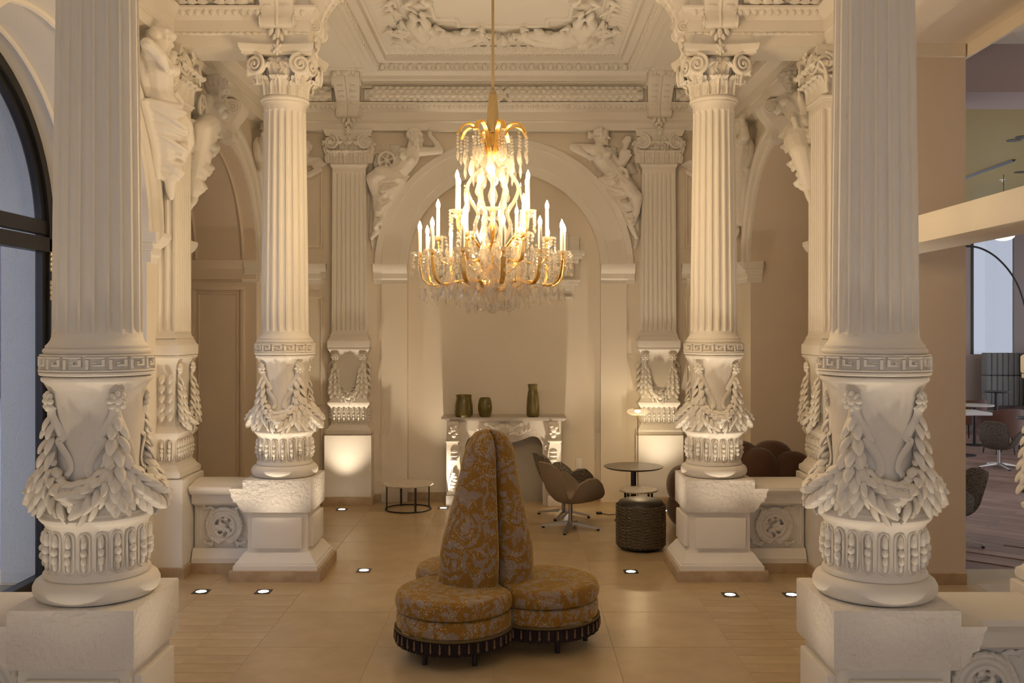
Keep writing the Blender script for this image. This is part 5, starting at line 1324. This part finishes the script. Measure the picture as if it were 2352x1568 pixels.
def jamb():
    mb = MB(); sp = spline([(.60, .10, -.03), (.60, .2, -.03), (.575, .35, -.025), (.59, .5, -.03), (.615, .62, -.045), (.62, .74, -.06)], 5)
    mb.bbox(.53, .70, -.055, .28, 0, .13, .008); mb.bbox(.54, .69, -.035, .28, .13, .16, .006)
    for k in range(len(sp)-1):
        (x, z, y), (x2, z2, y2) = sp[k], sp[k+1]; w_ = .062+.012*math.sin(k*.4)
        mb.box(x-w_, x+w_, y, .2, z+.05, z2+.05+.004)
    mb.bbox(.53, .70, -.085, .28, .78, .80, .006); mb.bbox(.545, .69, -.055, .28, .80, 1.036, .01)
    for k in range(6): mb.ell((.60+.015*math.sin(k*1.3), -.035, .20+.04*k), (.045-.004*k, .02, .028), 9, 6)
    for x, z, r in ((.60, .93, .05), (.58, .97, .03), (.635, .96, .03), (.60, .86, .035), (.65, .90, .025), (.57, .89, .025)): mb.ell((x, -.065, z), (r, .03, r), 10, 7)
    for k in range(3): mb.ell((.60, -.05, .56+.05*k), (.05, .02, .018), 9, 6)
    mb.tube([(.515+.028*(1-t)*math.cos(t*9), .0, .70+.035*(1-t)*math.sin(t*9)) for t in np.linspace(0, .9, 18)], .008, 6)
    return mb
for s in (-1, 1):
    j = jamb(); j.v = [(s*x, y, z) for x, y, z in j.v]; j.build('jamb', MARB, fp, 40)
cs = MB()
for k in range(9): a = PI*(.08+.84*k/8); cs.tube([(0, .0, .865), (.07*math.cos(a), -.03, .875+.07*math.sin(a)), (.12*math.cos(a), -.012, .88+.105*math.sin(a))], [.014, .02, .014], 7)
for s in (-1, 1):
    cs.tube([(s*(.08+.14*t), -.004, .945-.02*math.sin(t*6)) for t in np.linspace(0, 1, 10)], [.018-.010*t for t in np.linspace(0, 1, 10)], 7); cs.tube([(s*(.06+.24*t), -.004, .845+.05*t*t+.012*math.sin(t*9)) for t in np.linspace(0, 1, 12)], [.024-.014*t for t in np.linspace(0, 1, 12)], 7)
    cs.tube([(s*(.21+.03*(1-t)*math.cos(t*8)), -.004, .965+.03*(1-t)*math.sin(t*8)) for t in np.linspace(0, .9, 12)], .010, 6)
    for k in range(5): cs.cap((s*(.10+.05*k), 0, .85+.012*k), .018, (s*(.13+.05*k), -.015, .89+.01*k), .007, 7)
cs.ell((0, -.01, .83), (.05, .03, .025)); obj('shell_carving', sculpt(cs, .006, 1), MARB, fp, (0, .01, .015))
obj('firebox_back', MB().box(-.56, .56, .34, .37, .0, 1.03).mesh('firebox_back', 0), mat('firebox_paint', (.45, .41, .34), .8), fp)
# ------------------------------------------------------------------ vases
def vase(name, prof, px, label):
    s_ = F/(FY+.02); x = (px-VX)/s_; o = MB().lathe(prof, 36).build(name, VASE, None, 40, (x, FY+.03, 1.078)); tag(o, label, 'vase', 'olive glass vases on the mantel'); return o
def hollow(pr, t=.006): return [(0, 0)]+pr+[(r-t, z-(.002 if k == 0 else 0)) for k, (r, z) in enumerate(reversed(pr))]+[(0, .012)]
vase('glass_vase', hollow([(.085, 0), (.108, .02), (.112, .06), (.108, .14), (.098, .2), (.092, .225), (.097, .255), (.100, .265)]), 1065, 'wide olive glass vase, leftmost on the mantel')
vase('glass_vase', hollow([(.055, 0), (.072, .02), (.086, .09), (.087, .13), (.078, .19), (.065, .228), (.060, .232)]), 1114, 'small barrel-shaped olive glass vase, middle of the mantel three')
vase('glass_vase', hollow([(.062, 0), (.078, .015), (.080, .06), (.076, .16), (.070, .24), (.060, .30), (.054, .325), (.056, .36), (.060, .385), (.061, .395)]), 1224, 'tall olive glass bottle vase, rightmost on the mantel')
# ------------------------------------------------------------------ low marble tables
TERR = mat('pale_marble', (.58, .51, .42), .25, col2=(.70, .64, .55), nscale=26)
def low_table(x, y, r, h, label, nlegs=4, ph=.5):
    t = thing('marble_side_table', label, 'table', (x, y, 0), 0, 'low marble tables')
    MB().lathe([(0, h-.02), (r-.006, h-.02), (r, h-.014), (r, h-.004), (r-.004, h), (0, h)], 48).build('table_top', TERR, t, 40)
    MB().tube([(r*.9*math.cos(a), r*.9*math.sin(a), .008) for a in np.linspace(0, TAU, 41)[:-1]], .008, 6, closed=True).build('ring_base', DARKST, t, 40)
    for k in range(nlegs):
        a = TAU*(k+ph)/nlegs; lg_ = MB().bbox(-.012, .012, -.006, .006, .0, h-.019, .002); M_ = Matrix.Translation((r*.88*math.cos(a), r*.88*math.sin(a), 0)) @ Matrix.Rotation(a+PI/2, 4, 'Z')
        MB().merge(lg_, M_).build('leg', DARKST, t, 0)
low_table(-1.283, 11.40, .30, .315, 'low round marble table on black legs, left of the fireplace', 4, .28)
low_table(1.285, 10.05, .20, .465, 'small round marble table behind the black woven pouf')
# ------------------------------------------------------------------ pedestal table
x, y = 1.315, 10.72
t = thing('pedestal_table', 'round dark pedestal table beside the floor lamp', 'table', (x, y, 0))
MB().lathe([(0, .588), (.30, .588), (.328, .602), (.33, .606), (.328, .61), (0, .612)], 56).build('table_top', mat('dark_oak', (.06, .042, .03), .3, col2=(.085, .06, .04), nscale=12), t, 40)
MB().bbox(-.028, .028, -.028, .028, .01, .59, .006).build('post', BLACK, t, 30); MB().lathe([(0, 0), (.21, 0), (.212, .006), (.205, .011), (.05, .016), (0, .016)], 48).build('base', DARKST, t, 40)
# ------------------------------------------------------------------ woven pouf
PF = mat('pouf_leather', (.016, .012, .009), .38, spec=.5)
px_, py_ = 1.22, 9.36
pf_ = thing('woven_pouf', 'black pouf with woven wave-pattern sides', 'pouf', (px_, py_, 0))
mb = MB(); Rp = .236
mb.lathe([(Rp-.012, .025), (Rp-.004, .04)]+[(Rp-.004, z) for z in np.linspace(.06, .42, 4)]+[(Rp-.008, .44), (Rp-.03, .468), (Rp-.07, .482), (Rp*.5, .489), (0, .49)], 56); mb.build('body', PF, pf_, 50)
wv = MB(); rows, cols_ = 26, 60
for j in range(rows):
    z = .052+j*.0150; 
    wv.tube([((Rp+.001+.0034*math.cos(a*cols_/2+(PI if j % 2 else 0)))*math.cos(a), (Rp+.001+.0034*math.cos(a*cols_/2+(PI if j % 2 else 0)))*math.sin(a), z+.0045*math.sin(a*cols_/2)) for a in np.linspace(0, TAU, cols_*4+1)[:-1]], .0058, 4, closed=True)
wo = wv.build('woven_side', mat('woven_strap', (.13, .092, .052), .4), pf_, 60)
MB().lathe([(0, 0), (.17, 0), (.19, .025), (0, .026)], 40).build('plinth_ring', BLACK, pf_, 40)
# ------------------------------------------------------------------ floor lamp with glass disc
lx, ly = 1.425, 11.2; lz = 1.165
fl_l = thing('floor_lamp', 'slim floor lamp with a lit clear glass disc shade', 'lamp', (lx, ly, 0))
MB().lathe([(0, 0), (.12, 0), (.122, .008), (.115, .014), (0, .016)], 40).build('base', BRASS, fl_l, 40); MB().tube([(0, 0, .01), (0, 0, lz-.02)], .006, 8).build('pole', BRASS, fl_l, 40)
MB().lathe([(.012, lz-.06), (.012, lz-.01), (.008, lz+.0)], 12).build('socket', BRASS, fl_l, 40)
MB().lathe([(.02, lz-.028), (.09, lz-.024), (.122, lz-.005), (.128, lz+.012), (.122, lz+.028), (.10, lz+.04), (.07, lz+.045)], 40, cap=False).build('shade', SHADEG, fl_l, 50)
MB().lathe([(0, lz+.046), (.052, lz+.046), (.054, lz+.050), (0, lz+.052)], 32).build('cap_disc', BRASS, fl_l, 40)
MB().lathe([(0, lz+.030), (.028, lz+.028), (.034, lz+.018), (.028, lz+.008), (0, lz+.004)], 16).build('bulb', emit('lamp_glow', (1, .76, .44), 190.), fl_l, 50)
cb = MB().tube([(lx-.12, ly-.02, .006), (1.32, 11.0, .006), (1.2, 10.98, .006), (1.15, 11.06, .006), (1.07, 11.02, .006), (.99, 11.12, .006)], .004, 6)
cb.bbox(.93, 1.0, 11.08, 11.15, 0, .022, .006); tag(cb.build('power_cord', BLACK, None, 40), 'thin black lamp cord with foot switch on the floor', 'cord')
# ------------------------------------------------------------------ wall sockets
for px, py, lab in ((1330, 1068, 'plain white wall plate to the right of the fireplace'), (1356, 1114, 'white wall socket just above the baseboard near the fireplace')):
    sx_ = (px-VX)*11.98/F; z_ = H-(py-VY)*11.98/F; t = thing('wall_socket', lab, 'socket', (sx_, YF+.1 if abs(sx_-X0) < NR else YF, z_))
    if abs(sx_-X0) > NR: t.location.y = YF-.03
    MB().bbox(-.04, .04, -.012, 0, -.04 if py > 1100 else -.085, .04 if py > 1100 else .085, .004).build('face_plate', mat('socket_white', (.85, .83, .78), .4), t, 30)
    if py > 1100: MB().tube([(0, -.0125, 0), (0, -.006, 0)], .02, 16).build('outlet', BLACK, t, 40)
# ================================================================== SWAN ARMCHAIRS
TW_D = mat('taupe_wool', (.25, .19, .135), .95, col2=(.30, .23, .17), nscale=120, bump=.2, bscale=300)
TWD = mat('salt_tweed', (.04, .034, .028), .95, col2=(.36, .31, .25), nscale=75, bump=.3, bscale=180, detail=2)
TWB = mat('brown_tweed', (.055, .04, .03), .95, col2=(.20, .16, .125), nscale=80, bump=.3, bscale=180, detail=2)
def swan_shell():
    """shell opens to +x; back rises at -x, wings sweep at +-y"""
    # rim heights by plan angle: 0 = front (+x)
    rim = [(0, .385, .30), (18, .41, .325), (35, .425, .40), (52, .415, .525), (68, .40, .60), (84, .375, .60), (100, .335, .545), (108, .30, .46), (115, .26, .37), (121, .26, .355), (127, .30, .43), (134, .345, .62), (143, .365, .725), (158, .37, .775), (180, .365, .785)]
    def rr(a):
        a = abs((a+180) % 360-180); return interp([(q[0], q[1]) for q in rim], a), interp([(q[0], q[2]) for q in rim], a)
    def surf(u, v, th):
        a = u*360; R_, Z_ = rr(a); t = v
        r = R_*(t**.62 if True else t); zb = .285+(Z_-.285)*(t**2.6)
        ang = rad(a); nx = -(math.cos(ang))*th*t; ny = -(math.sin(ang))*th*t
        lean = -.05*max(0, (t-.5))*max(0, -math.cos(ang))*2
        return (r*math.cos(ang)+nx+lean, r*math.sin(ang)*.98+ny, zb+th*(1-.75*t))
    mb = MB(); nu, nv = 96, 18
    o = 0
    for th in (0, .034):
        for j in range(nv):
            for i in range(nu): mb.v.append(surf(i/nu, max(j/(nv-1), .02), th))
    for sft in (0, nu*nv):
        for j in range(nv-1):
            for i in range(nu): mb.f.append((sft+j*nu+i, sft+j*nu+(i+1) % nu, sft+(j+1)*nu+(i+1) % nu, sft+(j+1)*nu+i))
        mb.f.append(tuple(sft+i for i in range(nu)))
    e = (nv-1)*nu
    for i in range(nu):   # rounded rim
        mb.f.append((e+i, e+(i+1) % nu, nu*nv+e+(i+1) % nu, nu*nv+e+i))
    mb.v = [(x*.87, y*.87, .285+(z-.285)*.91) for x, y, z in mb.v]
    return mb
SW_SHELL = swan_shell()
def swan(name, label, loc, rz, m, base=True, sc_=1.):
    t = thing(name, label, 'armchair', loc, rz, 'swan-shaped swivel armchairs')
    o = SW_SHELL.build('shell', m, t, 50)
    MB().lathe([(0, .325), (.19, .33), (.22, .345), (.215, .36), (.16, .37), (0, .375)], 32, (.05, 0)).build('seat_cushion', m, t, 50)
    MB().lathe([(.024, .05), (.021, .09), (.021, .29), (.05, .30)], 16).build('column', STEEL, t, 40)
    for k in range(4):
        a = rad(45)+TAU*k/4; d = Vector((math.cos(a), math.sin(a), 0)); s_ = Vector((-d.y, d.x, 0)); f_ = MB()
        for q, hw, zt, zb_ in ((.0, .03, .085, .045), (.08, .026, .078, .05), (.31, .017, .034, .018)): f_.v += [tuple(d*q+s_*hw+Vector((0, 0, zb_))), tuple(d*q-s_*hw+Vector((0, 0, zb_))), tuple(d*q-s_*hw*.8+Vector((0, 0, zt))), tuple(d*q+s_*hw*.8+Vector((0, 0, zt)))]
        for j in (0, 1): f_.f += [(4*j+i, 4*j+(i+1) % 4, 4*j+4+(i+1) % 4, 4*j+4+i) for i in range(4)]
        f_.f += [(0, 1, 2, 3), (11, 10, 9, 8)]
        ft = f_.build('foot', STEEL, t, 25); MB().lathe([(.015, 0), (.018, .018), (0, .019)], 10, (.30*d.x, .30*d.y)).build('glide', BLACK, ft, 40)
    return t
swan('swan_chair', 'taupe wool swan armchair on a steel star base, the nearer of the two', (.584, 10.26, 0), rad(30), TW_D)
swan('swan_chair', 'black and cream tweed swan armchair behind the taupe one', (.545, 10.98, 0), rad(24), TWD)
# ================================================================== BROWN LOBED SOFA behind the right column
BRV = mat('brown_velvet', (.085, .038, .018), .8, sheen=.3, col2=(.10, .046, .023), nscale=7)
bs = thing('lobed_sofa', 'dark brown bulging lobed sofa under the right arch', 'sofa', (2.55, 10.35, 0), 0)
def lobe(c, r, nm, seam=False):
    mb = MB(); n, m_ = 24, 16
    for j in range(m_+1):
        tt = -PI/2+PI*j/m_
        for i in range(n):
            a = TAU*i/n; ct = abs(math.cos(tt))**.8; pin = 1-.05*math.cos(a*2)**8
            mb.v.append((c[0]+r[0]*ct*math.cos(a)*pin, c[1]+r[1]*ct*math.sin(a)*pin, max(.02, c[2]+r[2]*math.sin(tt))))
    for j in range(m_):
        for i in range(n): mb.f.append((j*n+i, j*n+(i+1) % n, (j+1)*n+(i+1) % n, (j+1)*n+i))
    mb.build(nm, BRV, bs, 60)
for c, r in (((-.72, -.02, .46), (.21, .24, .22)), ((-.70, .02, .20), (.22, .26, .2)), ((-.10, .16, .62), (.27, .20, .30)), ((.26, .18, .62), (.27, .20, .30)), ((.08, .02, .56), (.23, .17, .30)), ((.44, .04, .52), (.26, .17, .30)), ((-.34, .12, .55), (.25, .2, .30))): lobe(c, r, 'back_lobe' if c[2] > .5 else 'arm_lobe')
lobe((0, -.10, .24), (.66, .34, .20), 'seat_cushion')
#@@
# ================================================================== RESTAURANT seen through the right opening
bm_ = struct('lintel_beam', MB().bbox(2.70, 3.10, 4.955, 8.035, 2.72, 2.905, .006), PLASTER, 'cream horizontal beam across the right opening', 'beam')
RX = XR+.97
WOODS = [mat('plank_%d' % i, c, .42, col2=c2, nscale=3, bump=.04, bscale=30) for i, (c, c2) in enumerate((((.25, .145, .105), (.33, .205, .16)), ((.20, .115, .085), (.27, .165, .13)), ((.30, .185, .14), (.37, .24, .19))))]
wf = struct('floor_restaurant', MB().box(RX, 12.4, 8.56, 21.5, -.06, -.008), WOODS[1], 'mauve-brown plank floor of the restaurant', 'floor')
pl = []
for m in WOODS:
    me = MB().bbox(-.70, .70, -.088, .088, -.012, 0, .002).mesh('floor_plank', 0); me.materials.append(m); pl.append(me)
ca, sa = math.cos(rad(-42)), math.sin(rad(-42))
for i in range(-20, 20):
    for j in range(-70, 70):
        u, v = (i+(.5 if j % 2 else 0)+(.23 if j % 3 else 0))*1.404, j*.180
        x, y = 7+u*ca-v*sa, 14+u*sa+v*ca
        if y < 9.08 or y > 20.3 or x < RX+.15: continue
        if x < .4713*y-1.2 or x > .5305*y+.9: continue
        obj('floor_plank', rnd.choice(pl), None, wf, (x, y, 0), (0, 0, rad(-42)))
OLIVE = mat('olive_ceiling', (.36, .27, .075), .5); PINK = mat('mauve_wall', (.50, .41, .385), .8)
co = struct('ceiling_restaurant', MB().box(RX+.1, 12.4, 9.1, 21.5, 4.4, 4.5), OLIVE, 'olive ceiling of the restaurant', 'ceiling')
def on_ceiling(px, py, z=4.4): y = F*(z-H)/(VY-py); return ((px-VX)*y/F, y)
for px, py in ((2329, 322), (2350, 314), (2344, 395)):
    x, y = on_ceiling(px, py); t = thing('ceiling_downlight', 'small round black downlight in the olive ceiling at height %d of the strip' % py if False else {322: 'black recessed downlight in the olive ceiling, the lower of the close pair', 314: 'black recessed downlight at the right picture edge on the olive ceiling', 395: 'recessed downlight below the groove of the olive ceiling'}[py], 'downlight', (x, y, 4.4), 0, 'olive ceiling downlights')
    MB().lathe([(.05, -.004), (.085, -.006), (.09, 0)], 24).build('trim_ring', DARKST, t, 40); MB().lathe([(0, -.002), (.052, -.003)], 20).build('aperture', BLACK, t, 40)
x, y = on_ceiling(2302, 412); t = thing('sprinkler_head', 'tiny white sprinkler head under the olive ceiling', 'sprinkler', (x, y, 4.4)); MB().lathe([(.04, 0), (.036, -.008), (.010, -.01), (.010, -.03), (.02, -.033), (.02, -.037), (0, -.037)], 16).build('head', mat('socket_white', (.85, .83, .78)), t, 40)
gx0, gy0 = on_ceiling(2222, 410); gx1, gy1 = on_ceiling(2352, 366)
obj('ceiling_groove', MB().tube([(gx0, gy0+2.5, 4.398), (gx1*.98, gy0-8.2 if gy0 > 17 else gy1, 4.398)], .03, 4).mesh('ceiling_groove', 0), DARKST, co)
struct('wall_restaurant_header', MB().box(RX+.02, 12.4, 8.46, 9.12, 4.235, 5.6), PINK, 'mauve beam face above the restaurant', 'wall')
struct('ceiling_side', MB().box(RX, 6.2, -2.2, 8.46, 4.66, 4.75), PAINT, 'plain ceiling of the side room', 'ceiling')
cr_ = MB().prism([(RX+.002, 4.42), (RX+.03, 4.42), (RX+.03, 4.46), (RX+.055, 4.48), (RX+.06, 4.53), (RX+.10, 4.56), (RX+.12, 4.60), (RX+.12, 4.66), (RX+.002, 4.66)], 2.0, 8.455)
cr_.build('trim_6', PAINT, None, 0)['kind'] = 'structure'
struct('wall_side_near', MB().box(6.2, 6.3, -2.2, 7.2, 0, 4.75), PINK, 'side room wall nearer than the restaurant', 'wall')
W_ = struct('wall_restaurant', MB().box(8.6, 9.52, 20.0, 20.1, 0, 4.4).box(9.52, 10.60, 20.0, 20.1, 0, 1.62).box(10.42, 11.4, 19.2, 20.1, 0, 4.4), PINK, 'mauve end wall of the restaurant', 'wall')
wn_ = thing('window_2', 'tall bright window above the grey banquette', 'window'); wn_['kind'] = 'structure'
MB().bbox(10.25, 10.44, 19.15, 19.3, 0, 4.4, .01).build('window_frame', BLACK, wn_, 0); MB().box(9.50, 9.55, 19.98, 20.04, 1.62, 4.4).build('window_frame', DARKST, wn_, 0)
MB().box(9.55, 10.7, 20.04, 20.045, 1.62, 4.4).build('pane', GLASS2, wn_, 0)
bq = thing('banquette', 'grey channel-tufted banquette under the tall restaurant window', 'bench', (9.9, 19.55, 0)); GREYV = mat('grey_velvet', (.21, .21, .21), .85)
for r_, (z0, z1) in enumerate(((.58, 1.20), (1.205, 1.66))):
    for k in range(7): x = -.36+k*.115; MB().bbox(x, x+.112, -.12, .10, z0, z1, .025).build('channel', GREYV, bq, 50)
MB().bbox(-.38, .46, -.42, .10, .25, .50, .04).build('seat', GREYV, bq, 50); MB().box(-.36, .44, -.38, .08, 0, .26).build('base', BLACK, bq, 0)
# arc lamp and globe
al = thing('arc_lamp', 'thin black arc lamp curving down at the right edge', 'lamp', (6.95, 12.6, 0))
def at(px, py, y): return Vector(((px-VX)*y/F, y, H+(VY-py)*y/F))
pth = [at(px, py, 12.6)-Vector((6.95, 12.6, 0)) for px, py in ((2205, 566), (2235, 566), (2262, 574), (2290, 592), (2318, 622), (2340, 660), (2358, 720), (2372, 800), (2380, 950))]+[Vector((-.10, 0, .02))]
MB().tube(spline(pth, 5), .013, 8).build('arc', BLACK, al, 50); MB().lathe([(0, 0), (.2, 0), (.2, .03), (0, .035)], 32, (-.10, 0)).build('base', BLACK, al, 40)
g0 = at(2305, 541, 14.0); gl = thing('globe_pendant', 'glowing pale globe lamp half hidden by the beam', 'lamp', g0); MB().ell((0, 0, 0), (.15, .15, .075), 24, 14).build('globe', emit('globe_glow', (1, .9, .72), 2.2), gl, 60); MB().tube([(0, 0, .07), (0, 0, 4.4-g0.z)], .005, 6).build('cable', BLACK, gl, 40)
# tables and chairs of the restaurant
WHT = mat('white_top', (.72, .68, .66), .3)
def cafe(x, y, h, r, m, lab, sq=False):
    t = thing('cafe_table', lab, 'table', (x, y, 0), 0, 'restaurant tables')
    (MB().bbox(-r, r, -r, r, h-.05, h, .006) if sq else MB().lathe([(0, h-.025), (r-.01, h-.025), (r, h-.012), (r-.003, h), (0, h)], 40)).build('table_top', m, t, 40)
    MB().tube([(0, 0, .01), (0, 0, h-.02)], .03, 10).build('post', BLACK, t, 40); MB().lathe([(0, 0), (.2, 0), (.2, .012), (0, .02)], 28).build('base', BLACK, t, 40)
cafe(8.47, 17.7, .75, .34, WHT, 'round white table beyond the wall edge in the restaurant'); cafe(7.62, 16.3, .75, .33, WHT, 'square white table at the wall edge in the restaurant', True)
cafe(9.02, 18.0, .98, .24, BLACK, 'dark round table in front of the grey banquette'); cafe(8.30, 15.2, .74, .32, BLACK, 'dark table cut by the right picture edge')
def tub(x, y, rz, m, lab):
    t = thing('tub_chair', lab, 'chair', (x, y, 0), rz, 'restaurant tub chairs'); mb = MB()
    def fn(u, v):
        a = rad(70)+u*rad(220); h = .45+.33*math.sin(u*PI)**.5; r = .33+.05*v; return (r*math.cos(a), r*math.sin(a), .32+(h-.32+.02)*v)
    mb.grid(fn, 30, 8); mb.grid(lambda u, v: tuple(np.array(fn(u, v))*np.array([.9, .9, 1])), 30, 8); mb.grid(lambda u, v: tuple(np.array(fn(u, 1))*np.array([1-.1*v, 1-.1*v, 1])), 30, 2)
    mb.build('shell', m, t, 50); MB().lathe([(0, .30), (.29, .31), (.31, .36), (.29, .42), (0, .44)], 28).build('seat', m, t, 40)
    for k in range(4): a = rad(45)+k*PI/2; MB().tube([(.2*math.cos(a), .2*math.sin(a), .32), (.25*math.cos(a), .25*math.sin(a), 0)], [.016, .011], 8).build('leg', BLACK, t, 40)
LEAT = mat('cognac_leather', (.14, .06, .035), .45)
tub(8.32, 16.5, rad(100), LEAT, 'brown leather tub chair behind the tweed swan chair'); tub(8.75, 18.6, rad(100), LEAT, 'farthest brown tub chair below the grey banquette'); tub(9.1, 16.9, rad(160), mat('cream_leather', (.62, .50, .44), .5), 'cream tub chair at the right picture edge')
swan('swan_chair', 'brown tweed swan armchair in the middle of the restaurant', (7.46, 14.8, 0), rad(48), TWB)
swan('swan_chair', 'brown tweed swan armchair mostly hidden by the wall edge', (4.33, 9.55, 0), rad(190), TWB)
